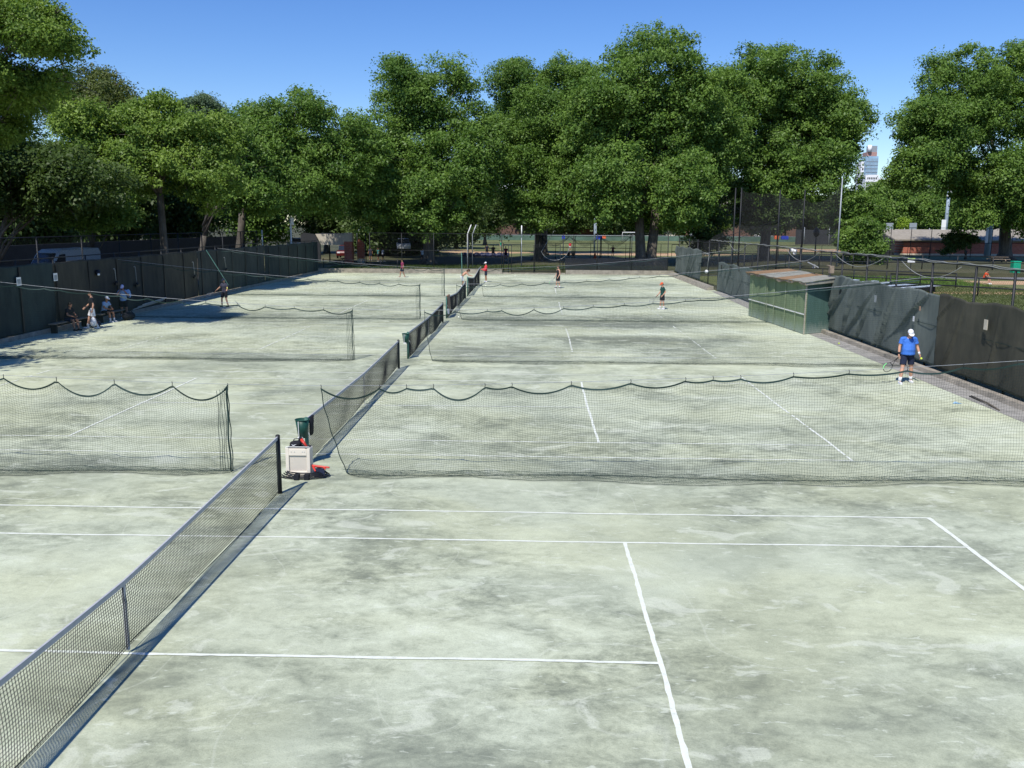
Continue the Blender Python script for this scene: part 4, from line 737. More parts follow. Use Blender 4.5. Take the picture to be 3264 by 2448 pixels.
m = MB()
for k in range(2): m.tube([(RX-.03+.03*k, y, 3.86+.03*math.sin(y*1.3+k*2)+.02*math.sin(y*3.7)) for y in np.arange(8, 66, .5)], .012, 5)
m.build('tied_rope', 'rope_pale', t, True)
chainlink('wire_mesh', (RX, 9), (RX, 82), .15, 3.8, t, .075, .0017)
for (ya, yb2, d) in ((21, 26, .5), (28, 34, .45), (36.5, 42.5, .55), (52.5, 58, .5)):
    m = MB(); m.tube([(RX-.05, ya+(yb2-ya)*s, 3.75-d*4*s*(1-s)) for s in np.linspace(0, 1, 14)], .012, 5); tag(m.build('loose_cable', 'rope_pale', None, True), {21: 'pale cable sagging from the right fence, nearest one', 28: 'pale cable sagging from the right fence just beyond the near screens', 36.5: 'pale cable sagging from the right fence behind the shed roof', 52.5: 'pale cable sagging from the right fence, farthest one'}[ya], 'cable', 'cables sagging from the right fence')
SX = 19.1
def rscreen(ya, yb_, mat, z0, z1, seed, label, amp=.05, fold=.05, x=SX):
    t = thing('windscreen', label, 'windscreen', (x, ya, z0), 'windscreens tied to the right fence')
    wrinkled('fabric', mat, t, (x, ya), (x, yb_), z0, z1, (-1, 0, 0), seed, amp, fold, topwave=.055); m = MB(); m.tube([(x-.03, y, z0+(z1-z0)*.555) for y in np.linspace(ya, yb_, 12)], .008, 5); m.build('seam', 'twine', t); return t
rscreen(10, 21.9, 'screen_brown', .2, 2.72, 60, 'brown black windscreen nearest the camera on the right', .07, .14)
rscreen(21.8, 33.75, 'screen_grey', .2, 2.75, 61, 'wrinkled grey windscreen behind the person in blue', .07, .34)
rscreen(41.6, 60.5, 'screen_grey', .05, 2.25, 62, 'grey windscreen with small dark slots just beyond the shed', .06, .2)
rscreen(68., 82, 'screen_grey', .35, 2.95, 63, 'farthest grey windscreen, in the far right corner', .07, .26)
for k, (u, v, w_, h_, mt, l) in enumerate(((2677, 927, .14, .34, 'black_rubber', 'small black slot plate near the shed'), (2790, 952, .2, .36, 'steel_grey', 'grey tag on the wrinkled windscreen'), (2932, 983, .2, .2, 'tan_cloth', 'tan tag above the person in blue'), (2912, 1016, .12, .24, 'white_cloth', 'white paper tag above the person in blue'), (3142, 1035, .2, .4, 'stone', 'pale tag on the brown windscreen'))):
    q = fp(u, v, SX-.16); t = thing('tag', l, 'tag', q, 'small tags tied on the right windscreens'); m = MB(); m.box(q, (.015, h_*.55, h_*.8)); m.build('plate', mt, t); m = MB(); m.tube([q+Vector((0, 0, h_*.4)), q+Vector((.06, .05, h_*.4+.15))], .007, 5); m.build('tie', 'twine', t)
for k, (u, v) in enumerate(((2271, 846), (2299, 851), (2327, 854), (2355, 858))):
    q = fp(u, v, SX-.14); m = MB(); m.box(q, (.02, .25, .34)); tag(m.build('slot_plate', 'black_rubber'), ['first (farthest) dark slot in the grey screen beyond the shed', 'second dark slot from the far end of the grey screen beyond the shed', 'third dark slot, below the white scrap, in the grey screen beyond the shed', 'fourth dark slot, nearest the shed, in the grey screen beyond it'][k], 'slot', 'dark slots in the grey windscreen')
# bracket post in the gap and hanging ball-and-rope
t = thing('hanging_hose', 'white hose hanging from a bracket in the gap between the far screens', 'hose', (19, 64, 1.))
m = MB(); m.tube([(19.3, 69, 2.75), (19.1, 64.5, 2.7)], .035, 6); m.tube([(19.1, 64.6, 2.7), (19.05, 65.1, 1.4)], .02, 6); m.build('pipe', 'rope_pale', t, True); m = MB(); m.ell((19.05, 65.2, 1.25), (.14, .3, .16)); m.build('nozzle', 'white_paint', t, True)
# ---------------------------------------------------------------- green shed
t = thing('green_shed', 'green wooden shed with a patched brown and grey roof against the right fence', 'shed', (18, 37, 0))
A = (17.02, 41.3); B = (17.62, 32.55); Cc = (19.12, 33.6); Dd = (19.12, 41.5)
def wall4(p, q, z0, z1, z2, th=.05):
    u = Vector((q[0]-p[0], q[1]-p[1], 0)).normalized(); n = Vector((u.y, -u.x, 0))*th; a, b = Vector((p[0], p[1], z0)), Vector((q[0], q[1], z0)); c, d = Vector((q[0], q[1], z2)), Vector((p[0], p[1], z1))
    return [a, b, b+n, a+n, d, c, c+n, d+n]
m = MB(); N = 9
for k in range(N):
    s0, s1 = k/N+.0006, (k+1)/N-.0006; p = (A[0]+(B[0]-A[0])*s0, A[1]+(B[1]-A[1])*s0); q = (A[0]+(B[0]-A[0])*s1, A[1]+(B[1]-A[1])*s1); m.hexa(wall4(p, q, .02+.01*(k % 2), 2.42, 2.42, -.045-.004*(k % 3)))
m.build('front_boards', 'shed_front', t)
for s in (.08, .34, .37, .5, .69, .86):
    m = MB(); q = Vector((A[0]+(B[0]-A[0])*s-.062, A[1]+(B[1]-A[1])*s, 0)); m.hexa([q+Vector((0, -.02, .05)), q+Vector((0, .02, .05)), q+Vector((.02, .02, .05)), q+Vector((.02, -.02, .05)), q+Vector((0, -.014, 2.3)), q+Vector((0, .014, 2.3)), q+Vector((.02, .014, 2.3)), q+Vector((.02, -.014, 2.3))]); m.build('batten', 'batten_pale', t)
m = MB(); m.hexa(wall4(B, Cc, .02, 2.42, 2.5, -.05)); m.build('side_board', 'shed_side', t); m = MB(); m.hexa(wall4(A, Dd, .02, 2.42, 2.5, .05)); m.build('far_side_board', 'shed_side', t)
m = MB(); m.bar((A[0]-.035, A[1], .95), (B[0]-.035, B[1], .95), .02, .055); m.build('white_line', 'white_paint', t)
m = MB(); m.bar((B[0]-.03, B[1]-.03, 0), (B[0]-.03, B[1]-.03, 2.4), .055, .055); m.build('corner_post', 'post_wood', t)
def rp(s, k, dz=0):   # point on the roof: s along (0 far .. 1 near), k from eave to fence
    x0, y0 = A[0]-.22+(B[0]-A[0])*s, A[1]+.3+(B[1]-.65-A[1])*s; x1, y1 = 19.22, Dd[1]+.2+(Cc[1]-.75-Dd[1])*s
    return Vector((x0+(x1-x0)*k, y0+(y1-y0)*k, 2.45+.2*k+dz+(.02*math.sin(s*9))*(1-k)))
for k, (s0, s1, mt) in enumerate(((0, .3, 'roof_brown'), (.27, .56, 'roof_grey'), (.53, .8, 'roof_brown'), (.76, 1., 'roof_grey'))):
    m = MB(); n = 6; dz = .012*(k % 2); b0 = -.02 if k < 3 else -.03; P = [[rp(s0+(s1-s0)*i/n, .0+b0*math.sin(i*1.9+k), dz), rp(s0+(s1-s0)*i/n, 1, dz), rp(s0+(s1-s0)*i/n, 1, dz+.025), rp(s0+(s1-s0)*i/n, .0+b0*math.sin(i*1.9+k), dz+.025)] for i in range(n+1)]; m.loft(P); m.build('roof_sheet', mt, t)
m = MB(); P = []
for i in range(21):
    s = i/20; e = rp(s, .02); dr = .1+.05*math.sin(i*1.7)+.03*math.sin(i*.6); P.append([e+Vector((0, 0, -.005)), e+Vector((.02, 0, -.005)), e+Vector((.02, 0, -dr)), e+Vector((0, 0, -dr))])
m.loft(P); m.build('torn_eave', 'timber', t)
m = MB(); P = [rp(1, 0, -.12)+Vector((.02, .05, 0)), rp(1, 1, -.2)+Vector((0, .05, 0)), rp(1, 1, -.02)+Vector((0, .05, 0)), rp(1, 0, 0)+Vector((.02, .05, 0))]; m.prism(P, (0, .03, 0)); m.build('gable_flap', 'roof_grey', t)
m = MB(); m.tube([(18.9, 35.2, 3.05), (19.1, 37.6, 3.2)], .035, 6); m.box((19.05, 36.4, 3.05), (.1, .2, .18)); tag(m.build('lamp_tube', 'rope_pale'), 'pale strip lamp fixed above the shed roof', 'lamp')
m = MB(); m.box((19.1, 33.8, 3.02), (.2, .25, .35)); m.box((19.0, 33.9, 3.2), (.1, .3, .04)); tag(m.build('wood_block', 'timber'), 'small wooden block on the near corner of the shed roof', 'block')
m = MB(); q = fp(2535, 800, RX); m.ell(q, (.1, .13, .1)); m.box(q+Vector((0, .5, .02)), (.15, .4, .2)); m.ell(q+Vector((0, .1, -.14)), (.09, .12, .09)); tag(m.build('floodlight', 'white_paint', None, True), 'white lamp on the top rail above the shed', 'lamp')
# ---------------------------------------------------------------- brick gateway and canopy
t = thing('brick_gateway', 'red brick gate pillars with a pale cap beside the canopy', 'gateway', (-17, 96, GZ))
m = MB(); m.box((-17.3, 96, 1.65), (.95, .9, 2.5)); m.build('near_pillar', 'brick', t); m = MB(); m.box((-17.3, 96, 3.4), (1.0, .95, 1.0)); m.build('cap', 'stone', t)
m = MB(); m.prism([(-16.45, 96.6, .9), (-15.6, 96.6, .9), (-15.6, 96.6, 2.7), (-16.2, 96.6, 3.2), (-16.45, 96.6, 2.9)], (0, .4, 0)); m.build('side_pier', 'brick', t); m = MB(); m.box((-16.0, 96.7, .62), (.85, .55, .5)); m.build('pier_foot', 'stone', t)
m = MB(); m.tube([(-15.35, 96.3, .4), (-15.35, 96.3, 3.9)], .06, 8); m.build('gate_post', 'steel_black', t, True)
t = thing('entrance_canopy', 'stone faced canopy with mottled light beside the brick pillars', 'canopy', (-19.5, 96.5, GZ))
m = MB(); m.prism([(-21.3, 96.2, 3.75), (-17.85, 96.2, 3.75), (-17.85, 96.2, 2.5), (-20.6, 96.2, 2.5)], (0, .3, 0)); m.build('fascia', 'stone', t)
m = MB(); m.hexa([(-21.3, 96.5, 3.6), (-17.85, 96.5, 3.6), (-17.85, 100, 3.6), (-21.3, 100, 3.6), (-21.3, 96.5, 3.8), (-17.85, 96.5, 3.8), (-17.85, 100, 3.8), (-21.3, 100, 3.8)]); m.build('roof', 'dark_panel', t)
m = MB(); m.prism([(-23, 96, .4), (-20.7, 96, .4), (-20.7, 96, 2.5), (-21.3, 96, 3.7), (-22.6, 96, 3.9), (-23, 96, 3.6)], (0, .25, 0)); m.build('side_wing', 'dark_panel', t)
for x in (-20.3, -18.3): m = MB(); m.tube([(x, 99, .4), (x, 99, 3.6)], .08, 8); m.build('post', 'steel_black', t, True)
# ---------------------------------------------------------------- vehicles
def van(x, y, z, rz, s, label, col='van_white'):
    R = Matrix.Rotation(rz, 3, 'Z'); o = Vector((x, y, z)); t = thing('parked_van', label, 'van', o)
    def T(P): return [o+R@(Vector(p)*s) for p in P]
    prof = [(-2.9, .35), (2.65, .35), (2.9, .6), (2.86, 1.05), (2.05, 1.35), (1.35, 2.2), (.9, 2.42), (-2.8, 2.45), (-2.95, 2.2)]
    m = MB(); rings = []
    for yy, k in ((-1., .96), (-.93, 1.), (.93, 1.), (1., .96)): rings.append(T([(a*(.985 if abs(yy) == 1. else 1), yy, .35+(b-.35)*k) for a, b in prof]))
    m.loft(rings); m.build('body', col, t, bevel=.03)
    m = MB(); m.hexa(T([(2.02, -.86, 1.38), (2.02, .86, 1.38), (1.4, .8, 2.13), (1.4, -.8, 2.13), (2.06, -.86, 1.40), (2.06, .86, 1.40), (1.44, .8, 2.16), (1.44, -.8, 2.16)])); m.build('windscreen', 'glass_dark', t)
    for sy in (-1, 1):
        m = MB(); m.prism(T([(1.85, sy*1.005, 1.35), (1.3, sy*1.005, 2.05), (.75, sy*1.005, 2.1), (.75, sy*1.005, 1.35)]), R@Vector((0, sy*.01, 0))); m.build('side_window', 'glass_dark', t)
        m = MB(); m.box(T([(2.87, sy*.72, .95)])[0], (.14, .32, .24), R); m.build('headlight', 'lens', t)
        m = MB(); m.box(T([(1.75, sy*1.14, 1.45)])[0], (.12, .2, .32), R); m.build('mirror', 'black_rubber', t)
        for xx in (1.85, -1.85):
            c = T([(xx, sy*.85, .36)])[0]; d = R@Vector((0, sy*.24, 0)); m = MB(); m.tube([c, c+d*.85, c+d], [.36*s, .36*s, .31*s], 18); w_ = m.build('wheel', 'tyre', t, True)
            m = MB(); m.tube([c+d*.96, c+d*1.06], .19*s, 12); m.build('rim', 'steel_grey', w_)
    m = MB(); m.box(T([(2.9, 0, .78)])[0], (.06, 1., .3), R); m.build('grille', 'black_rubber', t)
    if s > .9: m = MB(); m.box(T([(-.6, -1.01, 1.5)])[0], (1.3, .02, 1.5), R); m.build('dark_side_panel', 'dark_panel', t)
    return t
q = fp(200, 800, -27.5); van(-27.6, q.y, 1.0, math.radians(-104), .92, 'white van parked in the shade behind the left fence')
def car(x, y, z, rz, label, col):
    R = Matrix.Rotation(rz, 3, 'Z'); o = Vector((x, y, z)); t = thing('parked_car', label, 'car', o)
    def T(P): return [o+R@Vector(p) for p in P]
    prof = [(-2.2, .35), (2.2, .35), (2.25, .7), (2.1, .95), (1.1, 1.05), (-2.1, 1.05), (-2.25, .8)]; m = MB(); m.loft([T([(a*k, yy, b) for a, b in prof]) for yy, k in ((-.9, .97), (-.82, 1), (.82, 1), (.9, .97))]); m.build('body', col, t, bevel=.04)
    prof = [(-1.9, 1.06), (1.05, 1.06), (.45, 1.6), (-1.6, 1.62)]; m = MB(); m.loft([T([(a, yy, b) for a, b in prof]) for yy in (-.78, .78)]); m.build('windows', 'glass_dark', t, bevel=.05)
    m = MB(); m.hexa(T([(-1.62, -.74, 1.63), (.42, -.74, 1.61), (.42, .74, 1.61), (-1.62, .74, 1.63), (-1.55, -.7, 1.68), (.36, -.7, 1.66), (.36, .7, 1.66), (-1.55, .7, 1.68)])); m.build('roof', col, t)
    for sy in (-1, 1):
        m = MB(); m.box(T([(2.2, sy*.6, .78)])[0], (.12, .35, .16), R); m.build('headlight', 'lens', t)
        for xx in (1.4, -1.4): c = T([(xx, sy*.75, .33)])[0]; m = MB(); m.tube([c, c+R@Vector((0, sy*.18, 0))], .33, 16); m.build('wheel', 'tyre', t, True)
    return t
car(-13.2, 112, 1.35, math.radians(-80), 'white parked car glimpsed under the trees right of the brick pillars', 'van_white')
car(-29, 120, 1.2, math.radians(10), 'pale parked car glimpsed behind the canopy', 'steel_grey')
car(-20.3, 108, .5, math.radians(-85), 'dark red parked car seen under the entrance canopy', 'car_maroon')
car(-25, 31, .05, math.radians(-92), 'dark parked car barely seen over the left fence beside the van', 'dark_panel')
# ---------------------------------------------------------------- poles and lamps
def pole(name, x, y, z0, z1, r, mat, label, cat, extra=None, grp=None):
    t = thing(name, label, cat, (x, y, z0), grp); m = MB(); m.tube([(x, y, z0), (x, y, z1)], [r, r*.8], 10); m.build('shaft', mat, t, True)
    if extra: extra(t)
    return t
def ex(x, y, z, w_, h_, mat, n='sign_plate'):
    def f(t): m = MB(); m.box((x, y-.1, z), (w_, .08, h_)); m.build(n, mat, t, bevel=.01)
    return f
pole('sign_pole', -19.75, 80, .4, 5.7, .09, 'white_paint', 'white pole with a narrow white panel behind the left fence', 'pole', ex(-19.55, 80, 5.25, .28, .8, 'white_paint'))
pole('marker_pole', -24.2, 85, .4, 4.3, .08, 'white_paint', 'short white pole between two trunks behind the left fence', 'pole')
for x, l in ((-2.65, 'left one of the two bent white poles behind the far fence'), (-2.1, 'right one of the two bent white poles behind the far fence')):
    t = thing('bent_pole', l, 'pole', (x, 88, GZ), 'bent white poles'); m = MB(); m.tube([(x, 88, .4), (x, 88, 3.85), (x+.03, 88, 4.0), (x+.42, 87.9, 4.95)], .05, 8); m.build('shaft', 'white_paint' if x < -2.5 else 'galv', t, True)
t = pole('striped_pole', 3.2, 90, .4, 3.6, .05, 'steel_grey', 'slim pole with a white top behind the gate', 'pole'); m = MB(); m.tube([(3.2, 90, 3.6), (3.2, 90, 4.9)], .06, 8); m.build('white_sleeve', 'white_paint', t, True)
t = pole('field_light_pole', 15.1, 150, .4, 8, .17, 'pole_blue', 'grey floodlight pole with a box, standing on the field between the big trees', 'light pole', ex(15.25, 149.7, 4.4, .32, 1.9, 'pole_blue', 'control_box'), 'field light poles')
t = pole('field_light_pole', 30.7, 140, .4, 14, .32, 'pole_blue', 'grey floodlight pole behind the far right corner of the courts', 'light pole', ex(30.3, 139.6, 3.8, .6, 1.6, 'pole_blue', 'control_box'), 'field light poles')
t = pole('field_light_pole', 98.6, 200, .4, 15.5, .42, 'pole_blue', 'left and farther of the two grey light poles by the brick building', 'light pole', ex(97.8, 199.5, 4.4, 1., 4.2, 'white_paint', 'control_box'), 'field light poles')
for k in range(3): m = MB(); m.ell((98.3+.5*(k % 2), 199.6, 13.6-.9*k), (.35, .3, .3)); m.build('lamp_head', 'white_paint', t, True)
t = pole('field_light_pole', 74.5, 131, .4, 10.5, .5, 'pole_blue', 'thick grey light pole in front of the brick building', 'light pole', ex(73.9, 130.6, 4., .4, 3., 'white_paint', 'control_box'), 'field light poles')
t = thing('street_lantern', 'black lamp post with a lantern head behind the tall netting', 'street lamp', (47.8, 130, GZ)); m = MB(); m.tube([(47.8, 130, .4), (47.8, 130, 3.3)], [.12, .07], 8); m.build('shaft', 'steel_black', t, True)
m = MB(); m.ell((47.8, 130, 3.95), (.5, .5, .6)); m.tube([(47.8, 130, 3.3), (47.8, 130, 3.6), (47.8, 130, 4.5), (47.8, 130, 4.9)], [.15, .3, .35, .02], 8); m.build('lantern', 'steel_black', t, True)
t = thing('high_lamp', 'slim bent lamp arm above the brick pillar', 'lamp', (-16, 97, GZ)); m = MB(); m.tube([(-16.6, 97.5, .4), (-16.6, 97.5, 3.9), (-16.1, 97.4, 4.6)], .05, 6); m.build('arm', 'galv', t, True)
# ---------------------------------------------------------------- tall backstop netting right of the courts
t = thing('backstop', 'tall grey safety netting on slim poles behind the shed', 'backstop', (32, 90, GZ))
bp = [(26.7, 88, 9.), (26.2, 88.6, 9.), (30.8, 88, 8.8), (34.6, 92, 9.), (39.6, 95, 10.4)]
for x, y, z in bp: m = MB(); m.tube([(x, y, .4), (x, y, z)], [.1, .07], 8); m.build('pole', 'steel_grey' if x > 39 else 'steel_black', t, True)
def bnet(a, b, z0, za, zb, sag, cell=.12, r=.0075):
    A = np.array(a); B = np.array(b); L = np.linalg.norm(B-A); nxx = int(L/cell); nz = int((max(za, zb)-z0)/cell); P = np.zeros((nxx+1, nz+1, 3))
    for i in range(nxx+1):
        s = i/nxx; top_ = za+(zb-za)*s-sag*4*s*(1-s)-.12*abs(math.sin(s*9)); q = A+(B-A)*s
        for j in range(nz+1): k = j/nz; P[i, j] = (q[0], q[1]+.25*math.sin(s*7+k*3)*(1-abs(2*k-1)), z0+(top_-z0)*k)
    V, F = gridnet(P, r); npmesh('netting', V, F, 'mesh_dark', t)
bnet((26.7, 88), (30.8, 88), .6, 8.7, 8.5, .15); bnet((30.8, 88), (34.6, 92), .6, 8.5, 8.2, .45); bnet((34.6, 92), (39.5, 95), .6, 8.0, 9.9, 1.1); bnet((26.5, 87.7), (30.9, 87.7), .6, 5.2, 5.4, .3); bnet((22.9, 88.), (26.5, 88), .6, 3.2, 5.2, -.1)
m = MB(); m.tube([(23, 88, 3.2), (30.8, 88, 5.6)], .03, 5); m.tube([(24.5, 88, 3.1), (34.6, 92, 5.8)], .03, 5); m.build('stay_cable', 'steel_black', t, True)
# practice cage frame behind the far fence
t = thing('practice_cage', 'black pipe practice cage with a sagging net roof behind the far fence', 'cage', (12, 100, GZ))
for x in (5.2, 9.3, 12.6, 16.2): m = MB(); m.tube([(x, 100, .4), (x+.05, 100, 3.7)], .05, 6); m.build('post', 'steel_black', t, True); m = MB(); m.tube([(x+.4, 103.5, .4), (x+.4, 103.5, 3.6)], .05, 6); m.build('post', 'steel_black', t, True)
m = MB(); m.tube([(5.2, 100, 2.3), (16.4, 100, 2.2)], .035, 6); m.tube([(5.2, 100, 3.6), (16.4, 100, 3.6)], .03, 6); m.build('rail', 'steel_black', t, True)
P = np.zeros((110, 16, 3))
for i in range(110):
    for j in range(16): s = i/109; P[i, j] = (5.2+11.2*s, 100+3.6*j/15, 3.55-1.25*abs(math.sin(s*PI*3))*(1-.5*abs(2*j/15-1)))
V, F = gridnet(P, .006); npmesh('roof_net', V, F, 'net_black', t)
# field railings (mid distance)
def railing(a, b, h, n, label, nrails=2, r=.03, mat='steel_black', z=GZ):
    t = thing('field_railing', label, 'fence', (a[0], a[1], z), 'railings around the playing fields')
    for k in range(nrails): m = MB(); zz = z+h*(k+1)/nrails; m.tube([(a[0], a[1], zz), (b[0], b[1], zz)], r, 6); m.build('rail', mat, t, True)
    for k in range(n+1): x = a[0]+(b[0]-a[0])*k/n; y = a[1]+(b[1]-a[1])*k/n; m = MB(); m.tube([(x, y, z), (x, y, z+h)], r*1.1, 6); m.build('post', mat, t, True)
    return t
railing((-2, 112), (24, 112), 2.1, 11, 'black railing between the big trees and the field')
railing((24, 118), (60, 118), 1.9, 12, 'black railing across the field behind the tall netting')
railing((58, 127), (100, 127), 4.4, 14, 'tall black fence in front of the brick building', 2, .04)
railing((22, 93), (58, 88.5), 1.5, 10, 'low black rail beyond the grey path', 2, .05)
railing((33, 62.), (42, 52), 1.35, 4, 'short black fence beside the near lawn, behind the brown windscreen', 2, .05, z=0)
railing((26.5, 76), (40, 66), 1.2, 6, 'black rail beside the pale benches', 2, .05, z=0)
t = thing('green_fence', 'low green padded outfield fence far across the field', 'fence', (40, 246, GZ)); m = MB(); m.box((45, 246, 1.1), (180, .1, 1.4))
mk('fence_green', (.09, .15, .11), .8, .25, .4); m.build('padding', 'fence_green', t); m = MB(); m.tube([(-45, 246, 1.85), (135, 246, 1.85)], .05, 6); m.build('rail', 'galv', t, True)
# things on the field
def soccer_goal(x, y, w_, label):
    t = thing('soccer_goal', label, 'goal', (x, y, GZ), 'soccer goals'); m = MB(); m.tube([(x, y, .4), (x, y, 2.9), (x+w_, y, 2.9), (x+w_, y, .4)], .1, 6); m.tube([(x, y, 2.9), (x, y+2, .45)], .05, 5); m.tube([(x+w_, y, 2.9), (x+w_, y+2, .45)], .05, 5); m.build('frame', 'white_paint', t, True)
    V, F = gridnet(np.array([[(x+w_*i/14, y+2*j/8, 2.9-2.45*j/8) for j in range(9)] for i in range(15)], float), .012); npmesh('net', V, F, 'white_cloth', t)
p = at(2214, 745, 190); soccer_goal(p.x, 190, 6.2, 'white soccer goal on the field beyond the far right corner')
p = at(1984, 760, 235); soccer_goal(p.x, 235, 4., 'small white goal beside the blue mats far across the field')
def bx(name, u, v, Y, w_, h_, mat, label, cat):
    p = at(u, v, Y); m = MB(); z0 = max(GZ, p.z-h_/2); m.box((p.x, Y, z0+h_/2), (w_, .8, h_)); m.box((p.x, Y, z0+h_+.06), (w_*.92, .7, .12)); return tag(m.build(name, mat, bevel=.08), label, cat)
bx('blue_mat', 1910, 758, 235, 1.6, .8, 'blue_box', 'blue mat leaning on the far outfield fence between the big trees', 'mat'); bx('blue_bin', 1796, 757, 235, .8, .8, 'blue_box', 'small blue bin by the far outfield fence, seen right of the tree with the wire', 'bin')
bx('orange_mat', 1925, 757, 238, 1.1, .6, 'orange_box', 'orange mat beside the blue mat at the far outfield fence', 'mat'); bx('blue_bench', 2501, 759, 175, 1.4, .6, 'blue_box', 'blue box seen through the tall netting', 'box'); bx('orange_bench', 2475, 758, 175, .8, .6, 'orange_box', 'orange box seen through the tall netting, beside the blue one', 'box')
m = MB(); p = gr(1896, 825, .4); m.tube([(p.x, p.y, .4), (p.x, p.y, .5), (p.x, p.y, .52), (p.x, p.y, 1.35)], [.35, .35, .22, .07], 12); tag(m.build('traffic_cone', 'orange_cloth', None, True), 'bright orange cone on the shaded ground behind the far fence', 'cone')
m = MB(); P = []
for i in range(30): x = -5.8+6.8*i/29; P.append([(x, 118, .4), (x, 119.2, .4), (x, 118.9, .8+.22*abs(math.sin(i*.9))), (x, 118.2, .75+.25*abs(math.sin(i*.7+1)))])
m.loft(P); tag(m.build('blue_tarpaulin', 'blue_tarp', None, True), 'crumpled dark blue tarpaulin on the ground behind the gate', 'tarpaulin')
m = MB(); m.box((-8.3, 118, .95), (1.5, .5, .1)); m.box((-8.9, 118, .65), (.1, .4, .5)); m.box((-7.7, 118, .65), (.1, .4, .5)); tag(m.build('wooden_bench', 'timber'), 'small wooden bench left of the blue tarpaulin', 'bench')
# pale bleacher planks behind the right fence
t = thing('bleachers', 'rows of pale blue bleacher planks behind the right fence', 'bleachers', (31, 60, 0))
for k in range(5):
    a = Vector((27.5+1.05*k, 64-1.6*k, .5+.0*k)); b = a+Vector((5., 4., 0)); m = MB(); m.bar(a, b, .5, .06); m.build('plank', 'pale_bench', t)
for s in (.1, .5, .9): a = Vector((27.5+5*s, 64+4*s, .22)); m = MB(); m.bar(a, a+Vector((4.2, -6.4, 0)), .1, .44); m.build('support', 'steel_black', t)
# grey paved corner, green can, sign
p = gr(3235, 862, .0); q = at(3237, 850, 84)
t = thing('green_bin', 'bright green recycling bin at the right edge behind the fence', 'bin', (q.x, 84, .1)); m = MB(); m.box((q.x, 84, .75), (.75, .7, 1.3)); m.build('body', 'bin_green', t, bevel=.05); m = MB(); m.box((q.x, 84, 1.52), (.8, .75, .16)); m.build('lid', 'bin_green', t, bevel=.05)
q = at(2905, 830, 84); t = thing('notice_board', 'white notice with a lime green top hung on the fence behind the near screens', 'sign', (q.x, 84, 1)); m = MB(); m.box((q.x, 84, q.z), (.75, .03, .42)); m.build('board', 'white_paint', t); m = MB(); m.box((q.x, 83.975, q.z+.15), (.75, .02, .16)); m.build('lime_strip', 'sign_lime', t)
m = MB(); m.box((q.x, 84.05, (q.z-.2)/2), (.06, .06, q.z-.2)); m.build('stake', 'steel_black', t)
q = at(3180, 845, 110); t = thing('picnic_table', 'dark picnic table under the large tree on the right', 'table', (q.x, 110, GZ)); m = MB(); m.box((q.x, 110, 1.15), (2.2, .9, .08)); m.build('tabletop', 'timber', t)
for dy in (-.8, .8): m = MB(); m.box((q.x, 110+dy, .85), (2.2, .3, .06)); m.build('seat', 'timber', t)
for dx in (-.8, .8): m = MB(); m.bar((q.x+dx, 109.3, .4), (q.x+dx, 110.3, 1.12), .08, .1); m.bar((q.x+dx, 110.7, .4), (q.x+dx, 109.7, 1.12), .08, .1); m.build('leg', 'timber', t)
# ---------------------------------------------------------------- brick building on the right
t = thing('brick_building', 'long low red brick building with a flat grey sloping roof on the right', 'building', (73, 138, GZ))
m = MB(); m.box((83, 139.5, 1.45), (38, 5, 2.1)); m.build('wall', 'brick', t); m = MB(); m.box((83, 139.4, .55), (38.3, 5.1, .3)); m.build('plinth', 'stone', t)
m = MB(); m.box((83, 137.4, 2.62), (38.2, .3, .3)); m.build('soffit', 'timber', t)
m = MB(); m.prism([(62.3, 136.3, 2.75), (62.3, 136.3, 2.95), (62.3, 144.5, 4.5), (62.3, 144.5, 4.3)], (41, 0, 0)); m.build('roof', 'roof_slab', t)
m = MB(); m.box((61.6, 138, 1.5), (1.6, 3, 2.2)); m.build('side_annex', 'dark_panel', t)
t = thing('small_pavilion', 'small tan hut with a low pyramid roof behind the brick building', 'building', (90, 150, GZ)); m = MB(); m.box((95, 160, 2.2), (8, 6, 4.)); m.build('wall', 'stone', t); m = MB(); m.loft([[(90.5, 156.5, 4.2), (99.5, 156.5, 4.2), (99.5, 163.5, 4.2), (90.5, 163.5, 4.2)], [(94, 159, 5.6), (96, 159, 5.6), (96, 161, 5.6), (94, 161, 5.6)]]); m.build('roof', 'roof_slab', t)
# dark fence line far right, with white boards
t = thing('far_dark_fence', 'long dark fence in front of the far tree line on the right', 'fence', (110, 210, GZ)); m = MB(); m.box((118, 212, 2.2), (100, .1, 3.6)); m.build('panel', 'dark_panel', t)
for x in np.arange(70, 168, 6.): m = MB(); m.tube([(x, 211.8, .4), (x, 211.8, 4.6)], .08, 6); m.build('post', 'galv', t, True)
for (u, v) in ((2835, 727), (2910, 727)): q = at(u, v, 208); m = MB(); m.box(q, (1.7, .1, 2.4)); m.tube([(q.x, 208.1, .4), (q.x, 208.1, q.z+1)], .06, 5); tag(m.build('scoreboard', 'steel_grey'), 'grey board on the far dark fence, %s one' % ('left' if u < 2880 else 'right'), 'board', 'grey boards on the far fence')
